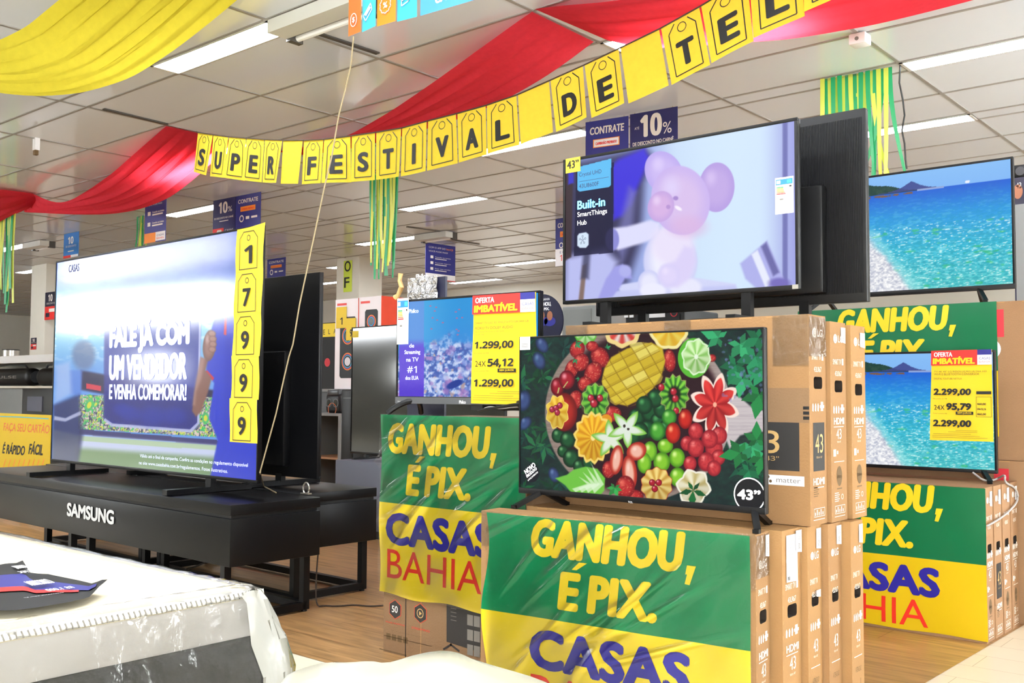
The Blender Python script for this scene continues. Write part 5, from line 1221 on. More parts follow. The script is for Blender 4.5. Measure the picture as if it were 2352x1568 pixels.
for k, s in enumerate('SUPER FESTIVAL DE TELE'):
    a, b = frb.uv(*TOPS[k]), frb.uv(*TOPS[k+1]); c, e = frb.uv(*BOTS[k]), frb.uv(*BOTS[k+1])
    g = .012; ax = b-a; a2 = a+ax*g*2; b2 = b-ax*g*2; ex = e-c; c2 = c+ex*g*2; e2 = e-ex*g*2; tilt = rs.uniform(-.012, .012)
    def at(x, y, dz=0): # x across, y up
        p = (c2*(1-x)+e2*x)*(1-y)+(a2*(1-x)+b2*x)*y; return p, .002*k % .003+tilt*(1-y)*(x-.5)*3+.006*math.sin(x*3.1+k)*(1-y)
    mb = MB(); mb.grid([[frb.p(*at(i/5, j/5)[0], at(i/5, j/5)[1]) for i in range(6)] for j in range(6)], 'tag_paper'); sh = mb.build('bunting_sheet', t)
    if s != ' ':
        mb = MB(); F = lambda x, y: (frb.p(*at(x, y)[0], at(x, y)[1]+.003))
        def seg(pts, lw=.013):
            for (x0, y0), (x1, y1) in zip(pts[:-1], pts[1:]):
                L = math.hypot((x1-x0), (y1-y0)*1.4); nx, ny = -(y1-y0)*1.4/L*lw, (x1-x0)/L*lw/1.4
                mb.add([F(x0-nx, y0-ny), F(x1-nx, y1-ny), F(x1+nx, y1+ny), F(x0+nx, y0+ny)], [(0, 1, 2, 3)], 'ink_black')
        seg([(.34, .94), (.16, .80), (.16, .08), (.86, .08), (.86, .80), (.68, .94)])
        seg([(.51+.11*math.cos(q), .83+.075*math.sin(q)) for q in np.linspace(0, 6.283, 15)], .010)
        V, FF = text2d(s, 0.0, 1.0, 4); lo, hi = V.min(0), V.max(0); q = (V-lo)/(hi-lo); nV = len(q); b = np.array([.20 if s == 'I' else .09, .045]); q = q*(1-2*b)+b
        q = np.concatenate([q]+[q+b*np.array([math.cos(.628*k_), math.sin(.628*k_)]) for k_ in range(10)]); FF = [tuple(i+nV*k_ for i in f) for k_ in range(11) for f in FF]
        wx = .16 if s == 'I' else .46
        mb.add([F(.51-wx/2+p[0]*wx, .19+p[1]*.42)+frb.N*(k_//nV)*6e-5 for k_, p in enumerate(q)], FF, 'ink_black'); mb.build('printed_letter', sh)
mb = MB(); mb.tube([frb.p(*(frb.uv(*p)+np.array([0, -.004])), .006) for p in TOPS], .004, 'rope_dark', 5); mb.tube([frb.p(*frb.uv(*TOPS[0]), .006), PZ(450, 302, CEIL)], .003, 'rope_dark', 5); mb.build('string', t)
# twine from the mobile down to the table ring
mb = MB(); P0 = PY(812, 84, 3.02); P1 = PZ(600, 1080, .72); P2 = PZ(703, 1132, .565)
path = [(812, 84), (806, 150), (792, 210), (778, 265), (762, 360), (745, 430), (722, 540), (705, 620), (688, 700), (673, 790), (664, 818), (652, 870), (634, 950), (612, 1030)]
dA, dB = np.dot(MCAM[2], P0-C0), np.dot(MCAM[2], PY(605, 1050, 2.84)-C0)
pts = []
for i, p in enumerate(path):
    s = (p[1]-84)/(1030-84); dep = 1/((1-s)/dA+s/dB); pts.append(PD(p[0], p[1], dep))
pts += [PY(597, 1085, 2.84), PZ(606, 1116, .556), PZ(634, 1131, .556)]
mb.tube(pts, .0036, 'twine', 6); tag(mb.build('twine'), 'long pale twine running from the orange mobile down past the huge television', 'twine')

# ------------------------------------------------------------------ cloth drapes swagged under the ceiling
def drape(label, e0, e1, mat, folds=7, amp=.03, seed=0, sag=0.0, nv=26):
    """e0, e1: two edges, each a list of (px, py, z); the cloth spans between them"""
    n = 40
    def edge(e):
        P = np.array([PZ(a, b, z) for a, b, z in e]); s = np.concatenate([[0], np.cumsum(np.linalg.norm(np.diff(P, axis=0), axis=1))]); s /= s[-1]
        tt = np.linspace(0, 1, n); Q = np.stack([np.interp(tt, s, P[:, k]) for k in range(3)], 1)
        for _ in range(3): Q[1:-1] = (Q[:-2]+2*Q[1:-1]+Q[2:])/4
        return Q
    A, B = edge(e0), edge(e1); rs = random.Random(seed); ph = [rs.uniform(0, 6) for _ in range(4)]
    rows = []
    for i in range(n):
        a = i/(n-1); row = []
        for j in range(nv+1):
            b = j/nv; p = A[i]*(1-b)+B[i]*b
            w = math.sin(math.pi*b); env = math.sin(math.pi*min(1, max(0, a)))**.5
            p = p+np.array([0, 0, -sag*w*env+amp*env*(math.sin(folds*2*math.pi*b*.5+2.2*a+ph[0])*.6+math.sin(folds*1.7*math.pi*b-3*a+ph[1])*.4)*min(1, 6*b, 6*(1-b))])
            p[2] = min(p[2], CEIL-.014); row.append(p)
        rows.append(row)
    mid = rows[n//2][nv//2]
    mb = MB(); mb.grid(rows, mat); o = mb.build('ceiling_drape', None)
    return tag(o, label, 'drape', 'cloth drapes under the ceiling')
Z = CEIL-.012
drape('yellow cloth drape swagged across the ceiling corner', [(-120, 130, 2.80), (0, 92, 2.86), (60, 62, 2.93), (135, 0, 3.05), (230, -70, Z)], [(-120, 190, 2.50), (0, 215, 2.46), (90, 222, 2.50), (190, 214, 2.58), (300, 181, 2.70), (400, 116, 2.84), (470, 62, 2.94), (545, 0, 3.05), (640, -80, Z)], 'yellow_cloth', folds=13, amp=.035, seed=1, sag=.05)
drape('far red cloth drape rising to the ceiling joint beside the first bunting letter', [(75, 444, Z), (100, 456, 3.06), (125, 468, 3.0), (160, 462, 2.99), (210, 432, 3.01), (260, 396, 3.04), (320, 343, 3.10), (382, 289, Z)], [(95, 470, Z), (40, 487, 3.0), (100, 489, 2.93), (170, 493, 2.88), (250, 493, 2.86), (320, 482, 2.87), (390, 455, 2.92), (450, 408, 3.02), (540, 324, Z)], 'red_cloth', folds=9, amp=.03, seed=2, sag=.02)
drape('short end of a red cloth drape above the streamers at the shop edge', [(-160, 470, 3.05), (-60, 445, 3.10), (0, 434, 3.13), (76, 444, Z)], [(-160, 600, 2.88), (-60, 545, 2.88), (0, 508, 2.94), (40, 488, 3.02), (96, 468, Z)], 'red_cloth', folds=6, amp=.02, seed=3)
drape('long red cloth drape sweeping behind the bunting', [(640, 348, Z), (730, 330, 3.10), (800, 312, 3.06), (900, 254, 3.03), (1000, 186, 3.03), (1110, 106, 3.07), (1180, 56, 3.12), (1222, 26, Z)], [(700, 356, Z), (790, 345, 3.06), (900, 320, 3.0), (1050, 275, 2.96), (1150, 235, 2.96), (1240, 185, 3.0), (1310, 138, 3.07), (1364, 95, Z)], 'red_cloth', folds=7, amp=.02, seed=4)
drape('near red cloth drape over the end of the bunting', [(1228, 20, Z), (1300, 12, 3.10), (1400, 4, 3.05), (1500, -12, 3.02), (1650, -40, 3.0), (1850, -100, 3.02), (2050, -170, 3.08), (2200, -240, Z)], [(1396, 92, Z), (1470, 112, 3.09), (1560, 108, 3.04), (1700, 98, 3.0), (1800, 92, 2.99), (1880, 80, 3.0), (2010, 57, 3.03), (2130, 28, 3.08), (2245, -2, 3.12), (2330, -26, Z)], 'red_cloth', folds=7, amp=.02, seed=5)

# ------------------------------------------------------------------ green and yellow streamers
def streamer(label, pl, pr, n, lo, hi, seed, start=0, zt=None, swirl=None, depth=None):
    zt = CEIL-.006 if zt is None else zt
    A = PZ(*pl, zt); B = PZ(*pr, zt)
    if depth is not None: A = PD(*pl, depth); B = PD(*pr, depth)
    mid = (A+B)/2; d = B-A; d[2] = 0; W = np.linalg.norm(d); d /= W; N = np.cross(d, (0, 0, 1)); rs = random.Random(seed)
    t = thing('streamer', label, 'streamer', mid, math.atan2(d[1], d[0]), 'green and yellow streamers')
    if depth is not None:
        mb = MB(); mb.tube([A, np.array([A[0], A[1], CEIL])], .002, 'rope_dark', 4); mb.tube([B, np.array([B[0], B[1], CEIL])], .002, 'rope_dark', 4); mb.build('string', t)
    mb = MB(); mb.bar(A+np.array([0, 0, -.006]), B+np.array([0, 0, -.006]), .004, .02, 'tape'); mb.build('tape_strip', t)
    sw = W/n
    for k in range(n):
        u = (k+.5)*sw; zb = zat(*lo, mid)+(zat(*hi, mid)-zat(*lo, mid))*rs.random(); L = A[2]-zb; off = N*rs.uniform(-.012, .012); ph = rs.uniform(0, 6); dr = rs.uniform(-.05, .05)*W*2
        if swirl and k in swirl: dr = swirl[k]
        rows = []
        for j in range(11):
            s = j/10; tw = .5+.5*math.cos(s*rs.uniform(.4, 1.0)+ph*s); cx = u+dr*s*s+.008*math.sin(5*s+ph)*s
            hw = sw*.66*(.45+.55*abs(math.cos(s*1.6*math.sin(ph))))
            p = A+d*cx+np.array([0, 0, -L*s])+off*(1+s)+N*.02*math.sin(4*s+ph)*s
            rows.append([p-d*hw, p+d*hw])
        mb = MB(); mb.grid(rows, ('ribbon_green', 'ribbon_yellow')[(k+start) % 2]); mb.build('ribbon', t)
streamer('streamer of green and yellow ribbons under the middle of the bunting', (850, 404), (914, 392), 13, (880, 590), (880, 660), 3)
streamer('streamer of green and yellow ribbons behind the ribbed television', (1886, 182), (2048, 154), 20, (2000, 410), (2000, 470), 6, start=1, swirl={14: .10, 17: -.16, 19: .12, 12: -.05})
streamer('streamer of green and yellow ribbons beside the far red drape at the shop edge', (-4, 470), (38, 462), 10, (20, 650), (20, 735), 9)
streamer('short streamer of ribbons beside the app sign by the huge television', (315, 498), (334, 494), 6, (325, 575), (325, 600), 12)

# ------------------------------------------------------------------ signs hung flush below the ceiling
def sign(label, tl, tr, bl, draw, mats, depth=.006, gap=.0, name='hanging_sign', group='hanging sales signs', zt=CEIL-.008, cord=True, Y=None):
    A = PZ(*tl, zt); B = PZ(*tr, zt)
    if Y is not None: A = PY(*tl, Y); B = PY(*tr, Y); zt = A[2]; name = 'pillar_sign'; group = 'signs fixed to pillars'
    zb = zat(*bl, A); d = (B-A); W = np.linalg.norm(d[:2]); fr = Frame((A[0], A[1], zb), (d[0], d[1], 0)); H = zt-zb
    t = thing(name, label, 'sign', fr.p(W/2, 0), math.atan2(d[1], d[0]), group)
    mb = MB(); mb.slab(fr, 0, 0, W, H, -depth, 0, mats); mb.build('board', t)
    mb = MB(); draw(mb, fr, W, H); 
    if mb.f: mb.build('printing', t)
    if cord:
        mb = MB()
        for u in (.1*W, .9*W): mb.bar(fr.p(u, H-.004, -.003), fr.p(u, H+.009, -.003), .01, .004, 'steel')
        mb.build('hanger', t)
    return t
def d_ten(mb, fr, W, H):
    mb.text(fr, '10', .22*W, .35*H, .68*W, .93*H, .001, 'white_ink', bold=.05); mb.text(fr, '%', .70*W, .37*H, .88*W, .66*H, .001, 'white_ink'); mb.text(fr, 'ATÉ', .10*W, .58*H, .20*W, .66*H, .001, 'white_ink')
    mb.text(fr, 'DE DESCONTO NO CARNÊ', .06*W, .16*H, .92*W, .28*H, .001, 'white_ink', bold=.015)
def d_ten_long(mb, fr, W, H):
    mb.text(fr, '10', .26*W, .62*H, .66*W, .92*H, .001, 'white_ink', bold=.05); mb.text(fr, '%', .68*W, .64*H, .86*W, .78*H, .001, 'white_ink'); mb.text(fr, 'DE DESCONTO NO CARNÊ', .06*W, .48*H, .92*W, .54*H, .001, 'white_ink', bold=.01); mb.rect(fr, .3*W, .41*H, .7*W, .43*H, .001, 'white_ink')
    mb.rect(fr, 0, 0, .5*W, .24*H, .001, 'poster_red'); mb.poly(fr, [(.12*W, .04*H), (.44*W, .04*H), (.40*W, .2*H), (.22*W, .2*H)], .0016, 'white_ink'); mb.text(fr, 'CASAS', .56*W, .13*H, .92*W, .19*H, .001, 'white_ink')
def d_con(mb, fr, W, H):
    mb.text(fr, 'CONTRATE', .10*W, .60*H, .90*W, .82*H, .001, 'white_ink', bold=.03, slant=.05)
    mb.rect(fr, .18*W, .22*H, .80*W, .46*H, .001, 'orange'); mb.rect(fr, .20*W, .24*H, .78*W, .44*H, .0016, 'paper_white'); mb.text(fr, 'CAMINHÃO PREMIADO', .24*W, .29*H, .74*W, .39*H, .002, 'poster_red', bold=.03)
def d_con_long(mb, fr, W, H):
    mb.text(fr, 'CONTRATE', .10*W, .80*H, .90*W, .90*H, .001, 'white_ink', bold=.03); mb.rect(fr, .2*W, .60*H, .8*W, .72*H, .001, 'orange'); mb.text(fr, 'CAMINHÃO PREMIADO', .24*W, .63*H, .76*W, .69*H, .0016, 'poster_red', bold=.02)
    mb.ring(fr, .25*W, .43*H, .09*W, .03*W, .001, 'white_ink', n=16); mb.rect(fr, .42*W, .40*H, .56*W, .47*H, .001, 'white_ink'); mb.rect(fr, .64*W, .41*H, .88*W, .46*H, .001, 'white_ink')
def d_con_red(mb, fr, W, H):
    d_con_long(mb, fr, W, H); mb.rect(fr, 0, 0, W, .36*H, .001, 'paper_white'); mb.text(fr, 'E GANHE', .2*W, .26*H, .8*W, .31*H, .002, 'navy'); mb.text(fr, '10%', .2*W, .10*H, .8*W, .23*H, .002, 'poster_red', bold=.01)
def d_app(mb, fr, W, H):
    mb.text(fr, 'COM O APP DO', .10*W, .86*H, .66*W, .91*H, .001, 'white_ink'); mb.text(fr, 'banQi', .69*W, .85*H, .92*W, .91*H, .001, 'orange', bold=.02); mb.text(fr, 'VOCÊ PODE MAIS!', .10*W, .76*H, .74*W, .81*H, .001, 'white_ink')
    for k, (s, v) in enumerate((('Consulte seu boleto', .62), ('Contrate seguros', .46), ('Faça seu cartão', .30))):
        mb.rect(fr, .16*W, (v-.035)*H, .25*W, (v+.04)*H, .001, 'white_ink'); mb.text(fr, s, .31*W, (v-.005)*H, .84*W, (v+.025)*H, .001, 'white_ink', bold=.01); mb.rect(fr, .31*W, (v-.05)*H, .70*W, (v-.03)*H, .001, 'white_ink')
    mb.rect(fr, 0, 0, W, .17*H, .001, 'paper_white'); mb.rect(fr, .7*W, 0, W, .02*H, .002, 'poster_red')
def d_app2(mb, fr, W, H):
    mb.text(fr, 'COM O APP DO', .12*W, .84*H, .62*W, .89*H, .001, 'white_ink'); mb.text(fr, 'banQi', .66*W, .84*H, .9*W, .90*H, .001, 'orange', bold=.02); mb.text(fr, 'VOCÊ PODE MAIS', .12*W, .76*H, .82*W, .80*H, .001, 'white_ink')
    for v in (.60, .38): mb.rect(fr, .14*W, (v-.04)*H, .28*W, (v+.04)*H, .001, 'white_ink'); mb.text(fr, 'Consulte seu boleto', .36*W, v*H, .92*W, (v+.04)*H, .001, 'white_ink', bold=.02); mb.rect(fr, .36*W, (v-.05)*H, .86*W, (v-.02)*H, .001, 'white_ink')
    mb.rect(fr, 0, 0, .54*W, .20*H, .001, 'orange'); mb.rect(fr, .54*W, .02*H, W, .20*H, .001, 'paper_white'); mb.text(fr, 'CASAS', .6*W, .11*H, .94*W, .15*H, .002, 'navy'); mb.text(fr, 'BAHIA', .6*W, .05*H, .94*W, .09*H, .002, 'poster_red')
def d_sky(mb, fr, W, H):
    mb.text(fr, '10', .3*W, .55*H, .66*W, .85*H, .001, 'white_ink', bold=.05); mb.text(fr, 'DE DESCONTO', .15*W, .42*H, .85*W, .5*H, .001, 'white_ink'); mb.rect(fr, .3*W, .24*H, .7*W, .28*H, .001, 'white_ink'); mb.rect(fr, 0, 0, .5*W, .1*H, .001, 'poster_red'); mb.rect(fr, .5*W, 0, W, .1*H, .001, 'paper_white')
def d_dark(mb, fr, W, H):
    mb.text(fr, '10', .3*W, .66*H, .7*W, .92*H, .001, 'white_ink', bold=.05); mb.text(fr, 'DESCONTO', .15*W, .56*H, .9*W, .62*H, .001, 'white_ink'); mb.rect(fr, 0, 0, W, .48*H, .001, 'poster_red'); mb.rect(fr, .4*W, .28*H, .95*W, .4*H, .002, 'white_ink'); mb.rect(fr, .1*W, .1*H, .45*W, .25*H, .002, 'black_navy')
sign('navy sign reading CONTRATE right of the blank bunting sheet', (1345, 281), (1443, 266), (1345, 360), d_con, 'navy')
sign('navy sign with a large 10% above the toy bear television', (1447, 263), (1556, 244), (1447, 352), d_ten, 'navy_dark')
sign('dark navy 10% sign above the huge television', (490, 461), (541, 451), (490, 548), d_ten_long, 'navy_dark')
sign('navy CONTRATE sign above the price strip', (542, 451), (599, 440), (542, 545), d_con_long, 'navy')
sign('navy app sign with an orange foot below the far red drape', (334, 449), (382, 438), (334, 560), d_app2, 'navy')
sign('sky blue 10 sign over the corner of the huge television', (147, 538), (181, 531), (146, 594), d_sky, 'sky_blue')
sign('small navy CONTRATE sign between the huge and dark backed televisions', (614, 596), (656, 590), (614, 650), d_con_long, 'navy')
sign('navy banking app sign with a white foot above the small card display', (978, 556), (1046, 566), (976, 640), d_app, 'navy')
sign('navy sign with a white foot partly behind the toy bear television', (1276, 503), (1330, 494), (1273, 612), d_con_red, 'navy')
sign('dark red and navy sign on the far pillar', (104, 672), (129, 665), (101, 735), d_dark, 'black_navy', cord=False, Y=_c[1]-.002)
sign('small red and navy notice lower on the far pillar', (71, 776), (84, 775), (71, 803), d_dark, 'black_navy', cord=False, Y=_c[1]-.002)

# the card mobile near the camera
def mobile():
    Y = 3.02; P = lambda x, y: PY(x, y, Y)
    fr = Frame(P(797, 85), (1, 0, 0)); t = thing('paper_mobile', 'orange and blue paper pelmet with money icons hanging from the ceiling', 'decoration', P(880, 60), 0)
    cells = [((800, 84), (832, 74), 'orange_dark'), ((832, 74), (866, 61), 'cyan'), ((866, 61), (912, 50), 'orange'), ((912, 50), (961, 40), 'teal')]
    vt = fr.uv(870, -60)[1]
    for (a, b, m) in cells:
        A, B = fr.uv(*a), fr.uv(*b); mb = MB(); mb.add([fr.p(A[0], A[1], 0), fr.p(B[0]+.001, B[1], .01), fr.p(B[0]+.001, vt, .01), fr.p(A[0], vt, 0)], [(0, 1, 2, 3)], m); pn = mb.build('paper_panel', t)
        mb = MB(); c = ((A[0]+B[0])/2, (A[1]+B[1])/2+.085); r = (B[0]-A[0])*.30; d = .012
        if m == 'orange_dark': mb.ring(fr, c[0], c[1]-.02, r*.8, .004, d, 'paper_white', ry=r*1.1); mb.text(fr, '$', c[0]-r*.3, c[1]-.02-r*.5, c[0]+r*.3, c[1]-.02+r*.5, d, 'paper_white', bold=.03)
        elif m == 'cyan': mb.line(fr, [(c[0]-r, c[1]-.02), (c[0]-r*.5, c[1]-.045), (c[0]+r*.9, c[1]+.0), (c[0]+r*.6, c[1]+.03)], .005, d, 'paper_white', True); mb.line(fr, [(c[0]-r*.4, c[1]-.015), (c[0]+r*.4, c[1]+.008)], .012, d, 'paper_white')
        elif m == 'orange':
            mb.line(fr, [(c[0]+(r*.95 if k % 2 else r*.82)*math.cos(k*math.pi/10), c[1]+(r*1.0 if k % 2 else r*.85)*math.sin(k*math.pi/10)) for k in range(20)], .005, d, 'paper_white', True); mb.text(fr, '%', c[0]-r*.35, c[1]-r*.35, c[0]+r*.35, c[1]+r*.35, d, 'paper_white', bold=.03)
        else:
            for o in (0, .022): mb.line(fr, [(c[0]-r*.7+o, c[1]-.02+o*1.4), (c[0]+r*.4+o, c[1]-.008+o*1.4), (c[0]+r*.4+o, c[1]+.025+o*1.4), (c[0]-r*.7+o, c[1]+.015+o*1.4)], .005, d, 'paper_white', True)
            mb.line(fr, [(c[0]-r*.7, c[1]+.003), (c[0]+r*.4, c[1]+.014)], .006, d, 'paper_white')
        mb.build('printed_icon', pn)
    A, B = fr.uv(967, 37), fr.uv(1100, -2); mb = MB(); mb.add([fr.p(A[0], A[1], .004), fr.p(B[0], B[1], .004), fr.p(B[0], vt, .004), fr.p(A[0], vt, .004)], [(0, 1, 2, 3)], 'azure'); pn = mb.build('paper_panel', t)
    mb = MB(); mb.text(fr, 'CASAS', fr.uv(1000, 10)[0], fr.uv(1000, 11)[1], fr.uv(1062, 0)[0], fr.uv(1000, -14)[1], .006, 'paper_white', bold=.03, slant=.2); mb.build('lettering', pn)
    mb = MB()
    for x in (805, 955, 975, 1095):
        u = fr.uv(x, -55)[0]; q = fr.p(u, vt-.01, .0); mb.tube([q, np.array([q[0], q[1], CEIL])], .002, 'rope_dark', 4)
    mb.build('string', t)
mobile()

# ------------------------------------------------------------------ wrapped mattress with a leaflet
mx, my, mz = -2.215, 1.58, .55
t = thing('mattress', 'white mattress in crinkled clear plastic with a dark leaflet lying on it', 'mattress', (-3.2, .9, 0))
mb = MB(); mb.rbox((-4.15, .18, .44), (mx, my, mz), 'mattress_top', .02, 3)
mb.build('mattress_top', t)
mb = MB(); mb.rbox((-4.148, .178, .425), (mx+.004, my+.004, mz-.022), 'mattress_band', .012, 2); mb.build('side_band', t)
mb = MB(); mb.rbox((-4.17, .16, .02), (mx+.02, my+.035, .427), 'mattress_dark', .02, 2); mb.build('base_box', t)
def rr(z, o, n=9):
    P = []; r = .05
    for cx, cy, a0 in ((mx-r, .18+r, -90), (mx-r, my-r, 0), (-4.15+r, my-r, 90), (-4.15+r, .18+r, 180)):
        for k in range(n):
            a = math.radians(a0+90*k/(n-1)); P.append((cx+(r+o)*math.cos(a), cy+(r+o)*math.sin(a), z))
    return P+[P[0]]
mb = MB(); mb.tube(rr(mz-.012, .001), .011, 'piping', 8, cap=False); pp = mb.build('piping', t)
mb = MB(); P = rr(mz-.012, .001); L = 0
for a, b in zip(P[:-1], P[1:]):
    a = np.array(a); b = np.array(b); d = np.linalg.norm(b-a); k = 0
    n = int(d/.0135)
    for q in range(max(n, 1)):
        c = a+(b-a)*(q+.5)/max(n, 1); dr = (b-a)/d; out = np.array([dr[1], -dr[0], 0]); 
        mb.bar(c+out*.0105+np.array([0, 0, .007])-dr*.003, c+out*.0105+np.array([0, 0, -.008])+dr*.003, .003, .002, 'ink_grey', up=tuple(out))
mb.build('stitching', pp)
# the clear plastic, pulled out beyond the corner
path = [(-4.2, my+.02), (-3.6, my+.03), (-3.0, my+.03), (-2.7, my+.035), (-2.5, my+.045), (-2.38, my+.06), (-2.30, my+.075), (-2.235, my+.085), (-2.185, my+.07), (-2.155, my+.03), (-2.15, my-.03), (-2.165, my-.10), (-2.185, my-.2), (-2.19, my-.32), (-2.19, my-.5), (-2.188, my-.7), (-2.19, my-1.0), (-2.19, my-1.4)]
def smooth(P, k):
    P = [np.array(p, float) for p in P]
    for _ in range(k):
        Q = [P[0]]
        for a, b in zip(P[:-1], P[1:]): Q += [a*.75+b*.25, a*.25+b*.75]
        P = Q+[P[-1]]
    return P
path = smooth(path, 2); inner = np.array([-2.9, .8])
prof = [(.07, .556), (.05, .560), (.02, .557), (.005, .545), (.0, .52), (-.006, .47), (-.010, .42), (-.016, .34), (-.02, .26), (-.022, .18), (-.02, .10), (-.01, .03)]
rows = []
for i, (a, b) in enumerate(path):
    base = np.array([min(a, mx), min(b, my)]); out = np.array([a, b])-base; row = []
    for j, (ins, z) in enumerate(prof):
        f = sm(.55, .36, z); q = base+out*(.12+.88*f)
        d = inner-base; d = d/np.linalg.norm(d); q = q+d*max(ins, 0)*1.0 + (-d)*max(-ins, 0)
        w = .006*math.sin(3.1*i+1.7*j)+.005*math.sin(1.3*i-2.3*j); q = q-d*(w+.006)*(1 if z < .55 else .0)
        row.append((q[0], q[1], z+(.002*math.sin(i*2.1+j) if ins > .0 else 0)))
    rows.append(row)
mb = MB(); mb.grid(rows, 'plastic_cover', flip=True); mb.build('plastic_cover', t)
ci = [i for i, p in enumerate(path) if p[0] > -2.36 and p[1] > my-.07]
mb = MB(); mb.grid([[(q[0]+.004, q[1]+.004, q[2]) for q in rows[i][3:]] for i in ci], 'plastic_gather', flip=True); mb.build('gathered_corner', t)
# leaflet
up = [(-70, 1297), (0, 1303), (30, 1299), (52, 1297), (70, 1312), (110, 1317), (160, 1333), (210, 1348), (247, 1352)]
dn = [(-70, 1412), (0, 1405), (35, 1404), (62, 1401), (90, 1397), (125, 1391), (165, 1384), (205, 1374), (238, 1358)]
O = PZ(0, 1400, .566); Q = PZ(225, 1368, .566); d = (Q-O); d[2] = 0; d /= np.linalg.norm(d); frl = Frame(O, d, (-d[1], d[0], 0))
t = thing('leaflet', 'dark curling paper leaflet printed upside down on the wrapped mattress', 'leaflet', frl.p(.1, .05))
n = 24; rows = []
def lf(a, b): 
    k = a*(len(up)-1); i = min(int(k), len(up)-2); f = k-i
    U_ = frl.uv(*up[i])*(1-f)+frl.uv(*up[i+1])*f; D_ = frl.uv(*dn[i])*(1-f)+frl.uv(*dn[i+1])*f
    return D_*(1-b)+U_*b
def lz(a, b): return .003+.018*sm(.86, 1, a)*1.0+.006*math.sin(a*9)*b+.012*max(0, 1-abs(a-.38)/.1)*b**3
for j in range(9): rows.append([frl.p(*lf(i/n, j/8), lz(i/n, j/8)) for i in range(n+1)])
mb = MB(); mb.grid(rows, 'ink_black'); mb.build('paper_sheet', t)
def band(b0, b1, m, e, a0=0, a1=.86):
    mb.grid([[frl.p(*lf(a0+(a1-a0)*i/16, b), lz(a0+(a1-a0)*i/16, b)+e) for i in range(17)] for b in (b0, (b0+b1)/2, b1)], m)
mb = MB(); band(.42, .70, 'navy', .0025, a1=.92); band(.33, .42, 'poster_red', .003, a1=.80); mb.build('printing', t)
mb = MB()
for s, (a1, a0), (b1, b0), m in (('R$ 1.000', (.78, .56), (.43, .33), 'paper_white'), ('CONCORRA', (.66, .34), (.56, .47), 'paper_white'), ('É PIX.', (.52, .26), (.86, .74), 'paper_white'), ('GANHOU,', (.50, .22), (.98, .88), 'paper_white'), ('casasbahia.com.br', (.70, .34), (.22, .14), 'paper_white')):
    A = lf(a0, b0); B = lf(a1, b1); mb.text(frl, s, B[0], B[1], A[0], A[1], .012, m, bold=.01)
mb.build('lettering', t)

# second wrapped mattress close to the camera
ridge = smooth([(628, 1600), (646, 1566), (662, 1546), (705, 1531), (750, 1520), (800, 1521), (850, 1517), (885, 1523), (930, 1511), (1000, 1502), (1045, 1504), (1075, 1509), (1130, 1527), (1180, 1541), (1230, 1556), (1300, 1586), (1380, 1630)], 1)
t = thing('mattress', 'second plastic wrapped mattress, only its pale lumpy top edge in view', 'mattress', PZ(930, 1530, 0))
def shell(dz, inset):
    rows = []
    for i, p in enumerate(ridge):
        R = PZ(p[0], p[1], .5); v = R[:2]/np.linalg.norm(R[:2]); row = []
        for k, (o, z) in enumerate(((.035, .02), (.03, .20), (.025, .40), (.014, .47), (.0, .5), (-.03, .507), (-.10, .503), (-.22, .5), (-.36, .497), (-.5, .49), (-.6, .45), (-.62, .2), (-.62, .02))):
            o = o-inset*(1 if o > -.05 else -1); w = .005*math.sin(.55*i+.7*k)+.004*math.sin(.31*i-.9*k) if 5 <= k <= 9 else 0
            row.append((R[0]+v[0]*o, R[1]+v[1]*o, max(.012, z+w-dz) if k not in (0, 12) else .012))
        rows.append(row)
    return rows
MAT['cover_white'] = M('cover_white', (240, 236, 212), rough=.35, var=.05, scale=9, coat=.5, bump=.5, bscale=14)
mb = MB(); mb.grid(shell(.02, .02), 'mattress_top'); mb.build('mattress_top', t)
mb = MB(); mb.grid(shell(0, 0), 'plastic_loose'); mb.build('plastic_cover', t)

# ------------------------------------------------------------------ things further back
def pbox(mb, x0, y0, x1, y1, Y, dep, mat, z0=None, bev=.0):
    A = PY(x0, (y0+y1)/2, Y); B = PY(x1, (y0+y1)/2, Y); zt = PY((x0+x1)/2, y0, Y)[2]; zb = PY((x0+x1)/2, y1, Y)[2] if z0 is None else z0
    if bev: mb.rbox((A[0], Y, zb), (B[0], Y+dep, zt), mat, bev, 3)
    else: mb.box((A[0], Y, zb), (B[0], Y+dep, zt), mat)
    return A[0], B[0], zb, zt
def pframe(x0, y1, Y): 
    return Frame(PY(x0, y1, Y), (1, 0, 0))
# unlit television on a grey plinth
YU = 5.1; A = PY(805, 1040, YU); zt = PY(808, 752, YU)[2]; zp = PY(820, 1057, YU-.16)[2]
t = thing('plinth', 'grey display plinth under the unlit television', 'plinth', (A[0]+.7, YU, 0))
mb = MB(); x0 = PY(775, 1058, YU-.2)[0]; mb.rbox((x0, YU-.22, .06), (x0+2.1, YU+.3, zp), 'grey_plinth', .006); mb.build('plinth_body', t)
mb = MB(); mb.box((x0+.03, YU-.19, 0), (x0+2.07, YU+.27, .06), 'black_matte'); mb.build('plinth_base', t)
tv('large unlit television with a white glare, on the grey plinth', (A[0], YU, A[2]), math.radians(-4), 1.67, zt-A[2], None, chin=.016, bez=.008, feet=(.18, 1.48), floor=zp+.001, footstyle='post')
mb = MB(); fu = Frame((A[0], YU, A[2]), (1, 0, 0)); a = fu.uv(815, 766); mb.slab(fu, a[0]-.02, a[1]-.03, a[0]+.05, a[1]+.02, .006, .008, 'yellow_tag'); tag(mb.build('size_sticker'), 'tiny yellow size tag at the corner of the unlit television', 'tag')

